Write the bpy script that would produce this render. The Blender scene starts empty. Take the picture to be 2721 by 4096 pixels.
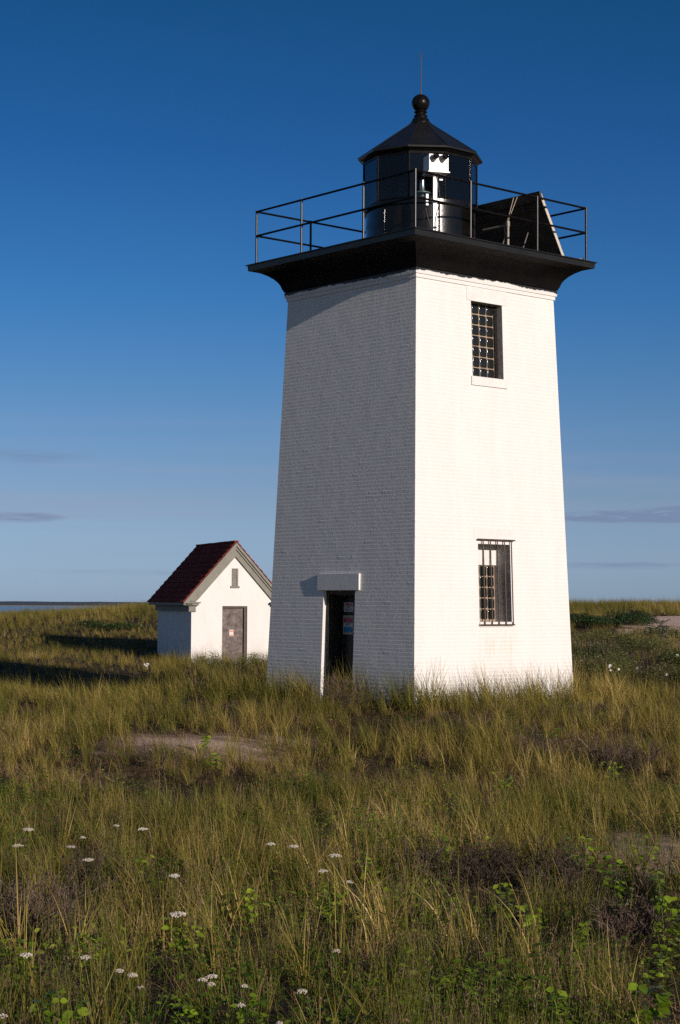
import bpy, math, random
import numpy as np
from mathutils import Vector, Matrix, noise
R = math.radians
rng = np.random.default_rng(7)
random.seed(7)
sc = bpy.context.scene

# ------------------------------------------------------------------ camera
CAM = np.array([-1.7305, -38.692, 1.8147])
F_PX, PHI, ROLL = 1776.28, 0.052, 0.0055
fw = np.array([0, math.cos(PHI), math.sin(PHI)])
rt0 = np.array([1.0, 0, 0])
up0 = np.cross(rt0, fw)
rt = math.cos(ROLL) * rt0 + math.sin(ROLL) * up0
up = -math.sin(ROLL) * rt0 + math.cos(ROLL) * up0
cd = bpy.data.cameras.new('camera')
cam = bpy.data.objects.new('camera', cd)
sc.collection.objects.link(cam)
m = Matrix(((rt[0], up[0], -fw[0], CAM[0]), (rt[1], up[1], -fw[1], CAM[1]), (rt[2], up[2], -fw[2], CAM[2]), (0, 0, 0, 1)))
cam.matrix_world = m
cd.sensor_fit = 'VERTICAL'
cd.sensor_height = 24
cd.lens = F_PX / 1024 * 24
cd.clip_start = 0.1
cd.clip_end = 20000
sc.camera = cam
sc.render.resolution_x, sc.render.resolution_y = 680, 1024

# ------------------------------------------------------------------ light
SUN_AZ, SUN_EL = -52.9, 15.3
sd = Vector((math.cos(R(SUN_EL)) * math.cos(R(SUN_AZ)), math.cos(R(SUN_EL)) * math.sin(R(SUN_AZ)), math.sin(R(SUN_EL))))
ld = bpy.data.lights.new('sun', 'SUN')
ld.energy = 4.5
ld.angle = R(0.5)
ld.color = (1.0, 0.865, 0.765)
lo = bpy.data.objects.new('sun', ld)
sc.collection.objects.link(lo)
lo.rotation_euler = sd.to_track_quat('Z', 'Y').to_euler()
lo.location = (20, -30, 30)

w = bpy.data.worlds.new('World')
sc.world = w
w.use_nodes = True
nt = w.node_tree
nt.nodes.clear()
N = nt.nodes.new
L = nt.links.new
out = N('ShaderNodeOutputWorld')
bg = N('ShaderNodeBackground')
sky = N('ShaderNodeTexSky')
sky.sky_type = 'NISHITA'
sky.sun_disc = False
sky.sun_elevation = R(SUN_EL)
sky.sun_rotation = math.atan2(sd.x, sd.y)
sky.air_density = 1.0
sky.dust_density = 0.3
sky.ozone_density = 2.5
bg.inputs['Strength'].default_value = 0.088
# deep polarised blue: grade the sky by height above the horizon
tc = N('ShaderNodeTexCoord')
sep = N('ShaderNodeSeparateXYZ')
L(tc.outputs['Generated'], sep.inputs[0])
grade = N('ShaderNodeValToRGB')
L(sep.outputs[2], grade.inputs[0])
GR_ = [(0.0, (.49, .74, 1.56)), (.0587, (.485, .585, .965)), (.1147, (.33, .53, .87)), (.17, (.185, .471, .852)), (.2504, (.105, .364, .716)), (.3241, (.068, .33, .581)), (.7, (.07, .3, .5)), (1, (.08, .3, .5))]
while len(grade.color_ramp.elements) < len(GR_): grade.color_ramp.elements.new(.5)
for i, (p, c) in enumerate(GR_):
    grade.color_ramp.elements[i].position = p; grade.color_ramp.elements[i].color = (c[0] / 1.5, c[1] / 1.5, c[2] / 1.5, 1)
gs = N('ShaderNodeVectorMath'); gs.operation = 'SCALE'; gs.inputs['Scale'].default_value = 1.5
L(grade.outputs[0], gs.inputs[0])
tint = N('ShaderNodeMix'); tint.data_type = 'RGBA'; tint.blend_type = 'MULTIPLY'; tint.clamp_result = False
tint.inputs[0].default_value = 1.0
# towards the sun the sky is paler and brighter than in the part the camera looks at
side = N('ShaderNodeMapRange'); side.interpolation_type = 'SMOOTHSTEP'
side.inputs[1].default_value = .75; side.inputs[2].default_value = -.35
L(sep.outputs[1], side.inputs[0])
gmix = N('ShaderNodeMix'); gmix.data_type = 'RGBA'; gmix.clamp_result = False; gmix.clamp_factor = True
L(side.outputs[0], gmix.inputs[0]); L(gs.outputs[0], gmix.inputs[6]); gmix.inputs[7].default_value = (.50, .55, .68, 1)
L(sky.outputs[0], tint.inputs[6]); L(gmix.outputs[2], tint.inputs[7])
# thin far clouds near the horizon
mp = N('ShaderNodeMapping')
mp.inputs['Scale'].default_value = (5, 5, 95)
mp.inputs['Location'].default_value = (1.3, 0.2, 2.0)
L(tc.outputs['Generated'], mp.inputs[0])
nz = N('ShaderNodeTexNoise')
nz.inputs['Scale'].default_value = 1.0
nz.inputs['Detail'].default_value = 5
L(mp.outputs[0], nz.inputs[0])
mpf = N('ShaderNodeMapping'); mpf.inputs['Scale'].default_value = (26, 26, 230); L(tc.outputs['Generated'], mpf.inputs[0])
nzf = N('ShaderNodeTexNoise'); nzf.inputs['Scale'].default_value = 1.0; nzf.inputs['Detail'].default_value = 6; nzf.inputs['Roughness'].default_value = .6
L(mpf.outputs[0], nzf.inputs[0])
cr = N('ShaderNodeMapRange')
cr.inputs[1].default_value = 0.47; cr.inputs[2].default_value = 0.75
L(nz.outputs[0], cr.inputs[0])
def mnode(tree, op, a=None, b=None, c=None, clamp=False):
    n = tree.nodes.new('ShaderNodeMath'); n.operation = op; n.use_clamp = clamp
    for i, v in enumerate((a, b, c)):
        if v is None: continue
        if isinstance(v, (int, float)): n.inputs[i].default_value = v
        else: tree.links.new(v, n.inputs[i])
    return n.outputs[0]
band = N('ShaderNodeMapRange'); band.inputs[1].default_value = 0.015; band.inputs[2].default_value = 0.05
L(sep.outputs[2], band.inputs[0])
band2 = N('ShaderNodeMapRange'); band2.inputs[1].default_value = 0.115; band2.inputs[2].default_value = 0.05
L(sep.outputs[2], band2.inputs[0])
haze_cl = mnode(nt, 'MULTIPLY', mnode(nt, 'MULTIPLY', band.outputs[0], band2.outputs[0]), mnode(nt, 'MULTIPLY', cr.outputs[0], 0.55))
def blob(px, py, sx, sz):
    d = fw + rt * (px * 680 / 2721 - 340) / F_PX - up * (py * 1024 / 4096 - 512) / F_PX
    d = d / np.linalg.norm(d)
    dx = mnode(nt, 'DIVIDE', mnode(nt, 'SUBTRACT', sep.outputs[0], float(d[0])), sx)
    dz = mnode(nt, 'DIVIDE', mnode(nt, 'SUBTRACT', sep.outputs[2], float(d[2])), sz)
    r2 = mnode(nt, 'ADD', mnode(nt, 'MULTIPLY', dx, dx), mnode(nt, 'MULTIPLY', dz, dz))
    return mnode(nt, 'SUBTRACT', 1.0, r2, clamp=True)
cl = None
for (px, py, sx, sz, amt) in [(2560, 2066, .055, .0042, 2.6), (2720, 2056, .03, .005, 2.4), (2420, 1205, .022, .003, .0), (100, 1825, .04, .005, .7), (60, 2068, .03, .0035, 1.2), (2500, 2262, .05, .0025, .8), (700, 2290, .09, .002, .3)]:
    nz2 = mnode(nt, 'MULTIPLY', blob(px, py, sx, sz), mnode(nt, 'MULTIPLY', mnode(nt, 'SUBTRACT', mnode(nt, 'MULTIPLY', nzf.outputs[0], 3.4), 1.2, clamp=True), amt))
    cl = nz2 if cl is None else mnode(nt, 'ADD', cl, nz2)
cl = mnode(nt, 'MINIMUM', cl, 0.8)
mixb = N('ShaderNodeMix'); mixb.data_type = 'RGBA'
L(haze_cl, mixb.inputs[0]); L(tint.outputs[2], mixb.inputs[6]); mixb.inputs[7].default_value = (3.3, 3.75, 5.4, 1)
mixc = N('ShaderNodeMix'); mixc.data_type = 'RGBA'
L(cl, mixc.inputs[0])
L(mixb.outputs[2], mixc.inputs[6])
mixc.inputs[7].default_value = (2.1, 2.75, 4.4, 1)
L(mixc.outputs[2], bg.inputs['Color'])
L(bg.outputs[0], out.inputs[0])

sc.view_settings.view_transform = 'Standard'
sc.view_settings.look = 'None'
sc.view_settings.gamma = 1
sc.view_settings.exposure = 0
sc.cycles.max_bounces = 6
sc.cycles.transparent_max_bounces = 12
sc.cycles.use_denoising = False      # keeps the fine grain of the grass

# ------------------------------------------------------------------ helpers
class MB:
    def __init__(s):
        s.v = []; s.f = []; s.uv = []
    def face(s, pts, uv=None):
        i = len(s.v)
        s.v += [tuple(map(float, p)) for p in pts]
        s.f.append(tuple(range(i, i + len(pts))))
        s.uv += list(uv) if uv is not None else [(p[0], p[2]) for p in pts]
    def mesh(s, verts, faces):
        for f in faces:
            s.face([verts[i] for i in f])
    def box(s, o, ex, ey, ez):
        """box: corner o and three edge vectors"""
        o, ex, ey, ez = map(lambda a: np.array(a, float), (o, ex, ey, ez))
        c = [o, o + ex, o + ex + ey, o + ey]
        d = [p + ez for p in c]
        if np.dot(np.cross(ex, ey), ez) < 0:
            c = c[::-1]; d = d[::-1]
        s.face(c[::-1]); s.face(d)
        for i in range(4):
            j = (i + 1) % 4
            s.face([c[i], c[j], d[j], d[i]])
    def tube(s, p0, p1, r0, r1=None, n=8, caps=True):
        p0 = np.array(p0, float); p1 = np.array(p1, float)
        r1 = r0 if r1 is None else r1
        d = p1 - p0; d /= max(np.linalg.norm(d), 1e-9)
        a = np.cross(d, [0, 0, 1] if abs(d[2]) < .9 else [1, 0, 0]); a /= np.linalg.norm(a)
        b = np.cross(d, a)
        A = [p0 + r0 * (a * math.cos(t) + b * math.sin(t)) for t in np.linspace(0, 2 * math.pi, n, endpoint=False)]
        B = [p1 + r1 * (a * math.cos(t) + b * math.sin(t)) for t in np.linspace(0, 2 * math.pi, n, endpoint=False)]
        for i in range(n):
            j = (i + 1) % n
            s.face([A[i], A[j], B[j], B[i]])
        if caps:
            s.face(A[::-1]); s.face(B)
    def lathe(s, prof, c, n=24):
        c = np.array(c, float)
        ang = np.linspace(0, 2 * math.pi, n, endpoint=False)
        rings = [[c + np.array([r * math.cos(t), r * math.sin(t), z]) for t in ang] for r, z in prof]
        for k in range(len(rings) - 1):
            for i in range(n):
                j = (i + 1) % n
                s.face([rings[k][i], rings[k][j], rings[k + 1][j], rings[k + 1][i]])
    def build(s, name, mat, parent=None, smooth=False, merge=True, coll=None):
        me = bpy.data.meshes.new(name)
        me.from_pydata(s.v, [], s.f)
        uvl = me.uv_layers.new(name='UVMap')
        uvl.data.foreach_set('uv', np.array(s.uv, dtype=np.float32).ravel())
        if merge:
            import bmesh
            bm = bmesh.new(); bm.from_mesh(me)
            bmesh.ops.remove_doubles(bm, verts=bm.verts, dist=1e-5)
            bm.to_mesh(me); bm.free()
        if smooth:
            me.polygons.foreach_set('use_smooth', [True] * len(me.polygons))
            if smooth == 'auto':
                try: me.set_sharp_from_angle(angle=R(35))
                except Exception: pass
        me.materials.append(mat)
        o = bpy.data.objects.new(name, me)
        (coll or sc.collection).objects.link(o)
        if parent is not None:
            o.parent = parent
            o.matrix_parent_inverse = Matrix.Translation(-parent.location) if parent.type == 'EMPTY' else Matrix()
        return o
def tag(o, label=None, cat=None, group=None, kind=None):
    if label: o['label'] = label
    if cat: o['category'] = cat
    if group: o['group'] = group
    if kind: o['kind'] = kind
    return o
def empty(name, loc, label, cat, group=None):
    o = bpy.data.objects.new(name, None)
    o.empty_display_size = .3
    o.location = loc
    sc.collection.objects.link(o)
    return tag(o, label, cat, group)

def mat(name, color, rough=.6, metal=0.0, noise_amt=0.0, noise_scale=5.0, bump=0.0, bump_scale=30.0, color2=None, spec=None, coord='Object'):
    mt = bpy.data.materials.new(name); mt.use_nodes = True
    t = mt.node_tree; b = t.nodes['Principled BSDF']
    b.inputs['Base Color'].default_value = (*color, 1)
    b.inputs['Roughness'].default_value = rough
    b.inputs['Metallic'].default_value = metal
    if spec is not None: b.inputs['Specular IOR Level'].default_value = spec
    c = t.nodes.new('ShaderNodeTexCoord')
    if noise_amt or color2:
        n = t.nodes.new('ShaderNodeTexNoise'); n.inputs['Scale'].default_value = noise_scale; n.inputs['Detail'].default_value = 8; n.inputs['Roughness'].default_value = .65
        t.links.new(c.outputs[coord], n.inputs[0])
        mr = t.nodes.new('ShaderNodeMapRange'); mr.inputs[1].default_value = .35; mr.inputs[2].default_value = .65
        t.links.new(n.outputs[0], mr.inputs[0])
        mx = t.nodes.new('ShaderNodeMix'); mx.data_type = 'RGBA'
        c2 = color2 or tuple(x * (1 - noise_amt) for x in color)
        mx.inputs[6].default_value = (*color, 1); mx.inputs[7].default_value = (*c2, 1)
        t.links.new(mr.outputs[0], mx.inputs[0]); t.links.new(mx.outputs[2], b.inputs['Base Color'])
    if bump:
        n2 = t.nodes.new('ShaderNodeTexNoise'); n2.inputs['Scale'].default_value = bump_scale; n2.inputs['Detail'].default_value = 6
        t.links.new(c.outputs[coord], n2.inputs[0])
        bp = t.nodes.new('ShaderNodeBump'); bp.inputs['Strength'].default_value = 1; bp.inputs['Distance'].default_value = bump
        t.links.new(n2.outputs[0], bp.inputs['Height']); t.links.new(bp.outputs[0], b.inputs['Normal'])
    return mt

def brick_mat(name, rel=1.0, bw=.205, rh=.078, joints=True):
    """painted brick: white paint laid thick over rough brick courses"""
    mt = bpy.data.materials.new(name); mt.use_nodes = True
    t = mt.node_tree; b = t.nodes['Principled BSDF']; NN = t.nodes.new; LL = t.links.new
    b.inputs['Roughness'].default_value = .62
    b.inputs['Specular IOR Level'].default_value = .3
    uv = NN('ShaderNodeUVMap'); uv.uv_map = 'UVMap'
    # wobble so that the joints are not ruled lines
    wn = NN('ShaderNodeTexNoise'); wn.inputs['Scale'].default_value = 9; wn.inputs['Detail'].default_value = 4
    LL(uv.outputs[0], wn.inputs[0])
    sb = NN('ShaderNodeVectorMath'); sb.operation = 'SUBTRACT'; sb.inputs[1].default_value = (.5, .5, .5)
    LL(wn.outputs['Color'], sb.inputs[0])
    scl = NN('ShaderNodeVectorMath'); scl.operation = 'SCALE'; scl.inputs['Scale'].default_value = .022
    LL(sb.outputs[0], scl.inputs[0])
    ad = NN('ShaderNodeVectorMath'); ad.operation = 'ADD'
    LL(uv.outputs[0], ad.inputs[0]); LL(scl.outputs[0], ad.inputs[1])
    br = NN('ShaderNodeTexBrick')
    br.inputs['Scale'].default_value = 1.0
    br.inputs['Brick Width'].default_value = bw
    br.inputs['Row Height'].default_value = rh
    br.inputs['Mortar Size'].default_value = .009
    br.inputs['Mortar Smooth'].default_value = .55
    br.inputs['Color1'].default_value = (.35, .35, .35, 1)
    br.inputs['Color2'].default_value = (1, 1, 1, 1)
    br.inputs['Mortar'].default_value = (.1, .1, .1, 1)
    br.offset = .5; br.offset_frequency = 2
    LL(ad.outputs[0], br.inputs[0])
    n1 = NN('ShaderNodeTexNoise'); n1.inputs['Scale'].default_value = 22; n1.inputs['Detail'].default_value = 5; n1.inputs['Roughness'].default_value = .6
    LL(uv.outputs[0], n1.inputs[0])
    n2 = NN('ShaderNodeTexNoise'); n2.inputs['Scale'].default_value = 2.2; n2.inputs['Detail'].default_value = 7
    LL(uv.outputs[0], n2.inputs[0])
    h = mnode(t, 'ADD', mnode(t, 'MULTIPLY', br.outputs['Fac'], 1.1 if joints else 0.0), mnode(t, 'MULTIPLY', n1.outputs[0], 1.6 if joints else .85))
    bwn = NN('ShaderNodeRGBToBW'); LL(br.outputs[0], bwn.inputs[0])
    h = mnode(t, 'ADD', h, mnode(t, 'MULTIPLY', bwn.outputs[0], .45 if joints else 0.0))
    h = mnode(t, 'ADD', h, mnode(t, 'MULTIPLY', n2.outputs[0], 1.6))
    bp = NN('ShaderNodeBump'); bp.inputs['Strength'].default_value = 1.0; bp.inputs['Distance'].default_value = .0042 * rel
    LL(h, bp.inputs['Height']); LL(bp.outputs[0], b.inputs['Normal'])
    # faint weathering: low streaks and dirt specks
    mpn = NN('ShaderNodeMapping'); mpn.inputs['Scale'].default_value = (1.6, .35, 1)
    LL(uv.outputs[0], mpn.inputs[0])
    n3 = NN('ShaderNodeTexNoise'); n3.inputs['Scale'].default_value = 1.5; n3.inputs['Detail'].default_value = 9; n3.inputs['Roughness'].default_value = .7
    LL(mpn.outputs[0], n3.inputs[0])
    mr = NN('ShaderNodeMapRange'); mr.inputs[1].default_value = .42; mr.inputs[2].default_value = .72
    LL(n3.outputs[0], mr.inputs[0])
    mx = NN('ShaderNodeMix'); mx.data_type = 'RGBA'
    mx.inputs[6].default_value = (.74, .73, .71, 1); mx.inputs[7].default_value = (.69, .67, .64, 1)
    LL(mr.outputs[0], mx.inputs[0])
    n4 = NN('ShaderNodeTexNoise'); n4.inputs['Scale'].default_value = 55; n4.inputs['Detail'].default_value = 2
    mp4 = NN('ShaderNodeMapping'); mp4.inputs['Scale'].default_value = (.25, 1, 1)
    LL(uv.outputs[0], mp4.inputs[0]); LL(mp4.outputs[0], n4.inputs[0])
    mr4 = NN('ShaderNodeMapRange'); mr4.inputs[1].default_value = .72; mr4.inputs[2].default_value = .82
    LL(n4.outputs[0], mr4.inputs[0])
    mx2 = NN('ShaderNodeMix'); mx2.data_type = 'RGBA'
    LL(mnode(t, 'MULTIPLY', mr4.outputs[0], .45), mx2.inputs[0]); LL(mx.outputs[2], mx2.inputs[6])
    mx2.inputs[7].default_value = (.34, .28, .22, 1)
    # rust washed down from the window bars, and a dirty foot
    su = NN('ShaderNodeSeparateXYZ'); LL(uv.outputs[0], su.inputs[0])
    mps = NN('ShaderNodeMapping'); mps.inputs['Scale'].default_value = (9, .9, 1); LL(uv.outputs[0], mps.inputs[0])
    ns = NN('ShaderNodeTexNoise'); ns.inputs['Scale'].default_value = 1.6; ns.inputs['Detail'].default_value = 6; LL(mps.outputs[0], ns.inputs[0])
    def bump01(v, lo, hi, e):
        return mnode(t, 'MULTIPLY', mnode(t, 'DIVIDE', mnode(t, 'SUBTRACT', v, lo), e, clamp=True), mnode(t, 'DIVIDE', mnode(t, 'SUBTRACT', hi, v), e, clamp=True))
    wet = mnode(t, 'MULTIPLY', bump01(su.outputs[0], 7.3 - .56, 7.3 + .62, .12), bump01(su.outputs[1], .45, 1.44, .5))
    wet2 = mnode(t, 'MULTIPLY', bump01(su.outputs[0], 7.3 + .47, 7.3 + .60, .05), bump01(su.outputs[1], 1.2, 3.25, .2))
    stn = mnode(t, 'MULTIPLY', mnode(t, 'ADD', wet, wet2, clamp=True), mnode(t, 'MULTIPLY', mnode(t, 'SUBTRACT', ns.outputs[0], .42, clamp=True), 2.2), clamp=True)
    mx3 = NN('ShaderNodeMix'); mx3.data_type = 'RGBA'; LL(stn, mx3.inputs[0]); LL(mx2.outputs[2], mx3.inputs[6]); mx3.inputs[7].default_value = (.62, .48, .33, 1)
    foot = mnode(t, 'MULTIPLY', mnode(t, 'DIVIDE', mnode(t, 'SUBTRACT', .75, su.outputs[1]), 1.0, clamp=True), mnode(t, 'MULTIPLY', mnode(t, 'SUBTRACT', n3.outputs[0], .38, clamp=True), 2.6), clamp=True)
    mx4 = NN('ShaderNodeMix'); mx4.data_type = 'RGBA'; LL(foot, mx4.inputs[0]); LL(mx3.outputs[2], mx4.inputs[6]); mx4.inputs[7].default_value = (.47, .44, .37, 1)
    LL(mx4.outputs[2], b.inputs['Base Color'])
    return mt

M = {}
M['brick'] = brick_mat('painted_brick', 1.0, joints=False)
M['brick_shed'] = brick_mat('painted_brick_shed', .35)
M['white'] = mat('white_painted_stone', (.75, .74, .72), .6, noise_amt=.12, noise_scale=6, bump=.003, bump_scale=40)
M['black'] = mat('black_paint', (.006, .006, .0065), .36, color2=(.012, .011, .01), noise_scale=3, bump=.002, bump_scale=9)
M['black_dull'] = mat('black_dusty_paint', (.002, .002, .0023), .6, color2=(.006, .005, .0045), noise_scale=2.2, bump=.006, bump_scale=5, spec=.12)
M['soffit'] = mat('brown_soffit', (.035, .026, .02), .7, color2=(.008, .007, .006), noise_scale=2.0, bump=.004, bump_scale=8, spec=.2)  # brown mottled with near-black, browner than the cove below
M['lantern_black'] = mat('glossy_black_lantern', (.003, .003, .0033), .2, color2=(.006, .005, .004), noise_scale=4, bump=.002, bump_scale=22, spec=.45)
M['rail'] = mat('black_rail_paint', (.003, .003, .0034), .3, color2=(.010, .008, .007), noise_scale=12, bump=.001, bump_scale=60, spec=.15)
M['greywood'] = mat('weathered_grey_reveal', (.46, .43, .41), .8, color2=(.28, .265, .25), noise_scale=14, bump=.008, bump_scale=50)
M['mortar'] = mat('tan_mortar', (.36, .27, .2), .85, noise_amt=.3, noise_scale=30, bump=.003, bump_scale=60)
M['iron'] = mat('rusty_black_iron', (.022, .02, .019), .5, color2=(.09, .045, .025), noise_scale=9, bump=.001, bump_scale=90)
M['frame_brown'] = mat('dark_brown_wood', (.07, .048, .038), .6, noise_amt=.6, noise_scale=10, bump=.003, bump_scale=40)
M['door_dark'] = mat('dark_steel_door', (.017, .018, .019), .5, noise_amt=.5, noise_scale=3)
M['roof'] = mat('maroon_shingle', (.25, .05, .034), .95, color2=(.15, .032, .024), noise_scale=5, bump=.006, bump_scale=60, spec=.05)
M['trim'] = mat('grey_green_trim', (.2, .195, .16), .6, noise_amt=.25, noise_scale=5, bump=.001, bump_scale=30)
M['shed_door'] = mat('rust_stained_door', (.19, .165, .15), .7, color2=(.06, .038, .03), noise_scale=7, bump=.003, bump_scale=30)
M['panel_back'] = mat('dusty_black_panel_back', (.03, .028, .026), .5, color2=(.075, .065, .055), noise_scale=4)
M['alu'] = mat('cream_metal', (.6, .53, .42), .5, noise_amt=.2, noise_scale=8)
M['pipe'] = mat('pale_pvc_pipe', (.30, .26, .22), .5, noise_amt=.4, noise_scale=14)
M['rope'] = mat('pale_rope', (.4, .34, .27), .9)
M['boxwhite'] = mat('white_enamel', (.8, .79, .76), .35, noise_amt=.05, noise_scale=6)
M['lensblack'] = mat('black_lens_glass', (.01, .01, .012), .08)
M['tubegrey'] = mat('grey_lens_tube', (.22, .2, .18), .4)
M['green'] = mat('pale_green_plate', (.2, .3, .24), .4)
M['signwhite'] = mat('sign_white', (.6, .6, .58), .5)
M['signcream'] = mat('sign_cream', (.5, .42, .3), .5)
M['signred'] = mat('sign_red', (.45, .06, .12), .5)
M['signpink'] = mat('sign_pink_letters', (.7, .3, .35), .5)
M['signblue'] = mat('sign_blue', (.02, .24, .5), .5)
M['signink'] = mat('sign_ink', (.02, .03, .06), .6)
M['signorange'] = mat('sign_orange', (.6, .22, .1), .5)
gb = mat('dark_glass_block', (.012, .014, .013), .12); M['gblock'] = gb

def pane_mat():
    mt = bpy.data.materials.new('lantern_glass'); mt.use_nodes = True
    t = mt.node_tree; t.nodes.clear(); NN = t.nodes.new
    o = NN('ShaderNodeOutputMaterial'); mix = NN('ShaderNodeMixShader'); tr = NN('ShaderNodeBsdfTransparent'); gl = NN('ShaderNodeBsdfGlossy')
    tr.inputs[0].default_value = (.6, .66, .7, 1); gl.inputs['Roughness'].default_value = .03
    fr = NN('ShaderNodeFresnel'); fr.inputs['IOR'].default_value = 1.6
    t.links.new(fr.outputs[0], mix.inputs[0]); t.links.new(tr.outputs[0], mix.inputs[1]); t.links.new(gl.outputs[0], mix.inputs[2])
    t.links.new(mix.outputs[0], o.inputs[0])
    return mt
M['pane'] = pane_mat()

def ragged_mat():
    """white moulding with black paint lapped over its upper part in a ragged line"""
    mt = bpy.data.materials.new('ragged_paint_edge'); mt.use_nodes = True
    t = mt.node_tree; b = t.nodes['Principled BSDF']; NN = t.nodes.new; LL = t.links.new
    g = NN('ShaderNodeTexCoord'); s = NN('ShaderNodeSeparateXYZ'); LL(g.outputs['Object'], s.inputs[0])
    n = NN('ShaderNodeTexNoise'); n.inputs['Scale'].default_value = 1.1; n.inputs['Detail'].default_value = 10; n.inputs['Roughness'].default_value = .72
    mp_ = NN('ShaderNodeMapping'); mp_.inputs['Scale'].default_value = (1, 1, .4); LL(g.outputs['Object'], mp_.inputs[0]); LL(mp_.outputs[0], n.inputs[0])
    hgt = mnode(t, 'ADD', s.outputs[2], mnode(t, 'MULTIPLY', mnode(t, 'SUBTRACT', n.outputs[0], .5), .3))
    st = NN('ShaderNodeMapRange'); st.inputs[1].default_value = 8.612; st.inputs[2].default_value = 8.624
    LL(hgt, st.inputs[0])
    mx = NN('ShaderNodeMix'); mx.data_type = 'RGBA'; mx.inputs[6].default_value = (.74, .72, .7, 1); mx.inputs[7].default_value = (.012, .012, .014, 1)
    LL(st.outputs[0], mx.inputs[0]); LL(mx.outputs[2], b.inputs['Base Color']); b.inputs['Roughness'].default_value = .5
    bn = NN('ShaderNodeBump'); bn.inputs['Distance'].default_value = .006; n5 = NN('ShaderNodeTexNoise'); n5.inputs['Scale'].default_value = 14; n5.inputs['Detail'].default_value = 5
    LL(g.outputs['Object'], n5.inputs[0]); LL(n5.outputs[0], bn.inputs['Height']); LL(bn.outputs[0], b.inputs['Normal'])
    return mt
M['ragged'] = ragged_mat()

# ------------------------------------------------------------------ terrain
def interp(s, xs, ys):
    # smooth cubic-ish interpolation
    s = np.asarray(s, float)
    y = np.interp(s, xs, ys)
    y2 = (np.interp(s - 1.5, xs, ys) + np.interp(s + 1.5, xs, ys) + y * 2) / 4
    return y2
S_L = [-30, 0, 4, 8, 14, 20, 25, 28, 32, 36, 40, 44, 50, 58, 66, 76, 90, 104, 125, 160, 200, 3000]
Z_L = [.2, .05, -.3, -.75, -.95, -1.0, -.97, -.82, -.55, -.5, -.45, -.5, -.5, -.2, -.1, .25, .85, .8, -.6, -3.2, -4, -6]
S_R = [-30, 0, 4, 8, 14, 20, 25, 28, 32, 36, 40, 44, 52, 60, 70, 80, 92, 110, 140, 180, 3000]
Z_R = [.2, .05, -.3, -.75, -.95, -1.0, -.93, -.8, -.6, -.5, -.45, -.42, -.1, .35, .9, 1.4, 1.8, 1.65, -.6, -4, -6]
def hash_noise(x, y, k):
    """cheap smooth pseudo-noise (sum of sines), vectorised"""
    a = np.sin(x * 1.0 * k + 1.3 * np.sin(y * .7 * k + 2)) + np.sin(y * 1.13 * k + 1.7 * np.sin(x * .61 * k + 5)) + .6 * np.sin((x + y) * 1.9 * k + 1.1) + .5 * np.sin((x * .8 - y * 1.3) * 2.7 * k + .4)
    return a / 3.1
def ground(x, y):
    x = np.asarray(x, float); y = np.asarray(y, float)
    s = y - CAM[1]; u = (x - CAM[0]) / np.maximum(s, 6.0)
    zl = interp(s, S_L, Z_L); zr = interp(s, S_R, Z_R)
    # the left dune crest climbs towards the shed
    cl_ = np.clip((s - 62) / 20, 0, 1) * np.clip((130 - s) / 25, 0, 1)
    zl = zl + cl_ * np.interp(u, [-.4, -.19, -.13, -.06, 0], [-.1, .16, .5, 1.0, .9])
    k = np.clip((u - .02) / .08, 0, 1); k = k * k * (3 - 2 * k)
    z = zl * (1 - k) + zr * k
    amp = np.clip(s / 25, .35, 1) * np.clip((400 - s) / 200, 0, 1)
    z = z + amp * (.07 * hash_noise(x, y, .45) + .035 * hash_noise(x + 7, y, 1.6))
    # level pad under and round the tower
    d = np.hypot(x, y); p = np.clip((7.5 - d) / 3.5, 0, 1)
    z = z * (1 - p) + (-.22) * p
    return z
def at_px(px, py, hgt):
    """the place on the terrain whose point hgt above ground is seen at a source pixel"""
    d = fw + rt * (px * 680 / 2721 - 340) / F_PX - up * (py * 1024 / 4096 - 512) / F_PX
    d = d / d[1]
    ss = np.linspace(4, 150, 6000)
    P = CAM[None] + d[None] * ss[:, None]
    hit = np.nonzero(P[:, 2] <= ground(P[:, 0], P[:, 1]) + hgt)[0]
    i = hit[0] if len(hit) else len(ss) - 1
    return P[i, 0], P[i, 1], float(ground(P[i, 0], P[i, 1])), ss[i]
def bare(x, y):
    """0..1 how bare of grass the ground is"""
    s = y - CAM[1]; u = (x - CAM[0]) / np.maximum(s, 6.0)
    def patch(u0, u1, s0, s1, eu=.02, es=1.2):
        return np.clip((u - u0) / eu, 0, 1) * np.clip((u1 - u) / eu, 0, 1) * np.clip((s - s0) / es, 0, 1) * np.clip((s1 - s) / es, 0, 1)
    n = hash_noise(x, y, 1.3) * .35
    b = patch(-.16 + .02 * hash_noise(x, y, .8), -.005, 29 + .8 * hash_noise(x, y, .9), 32.8 + .6 * hash_noise(x + 9, y, .7), .05, 1.2) * np.clip(.62 + .5 * hash_noise(x * .8, y * 2, 1.4), .15, .9)
    b = np.maximum(b, patch(.125, .26, 17.5, 22, .02, 1.5) * .55)
    b = np.maximum(b, patch(.155, .26, 66, 80, .01, 2) * 1.5)
    b = np.maximum(b, patch(.06, .26, 60, 66, .015, 2) * .6)
    b = np.maximum(b, patch(-.10, -.07, 49, 53, .01, 1) * .5)
    return np.clip(b + n * (b > .05) * .6, 0, 1)

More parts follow.
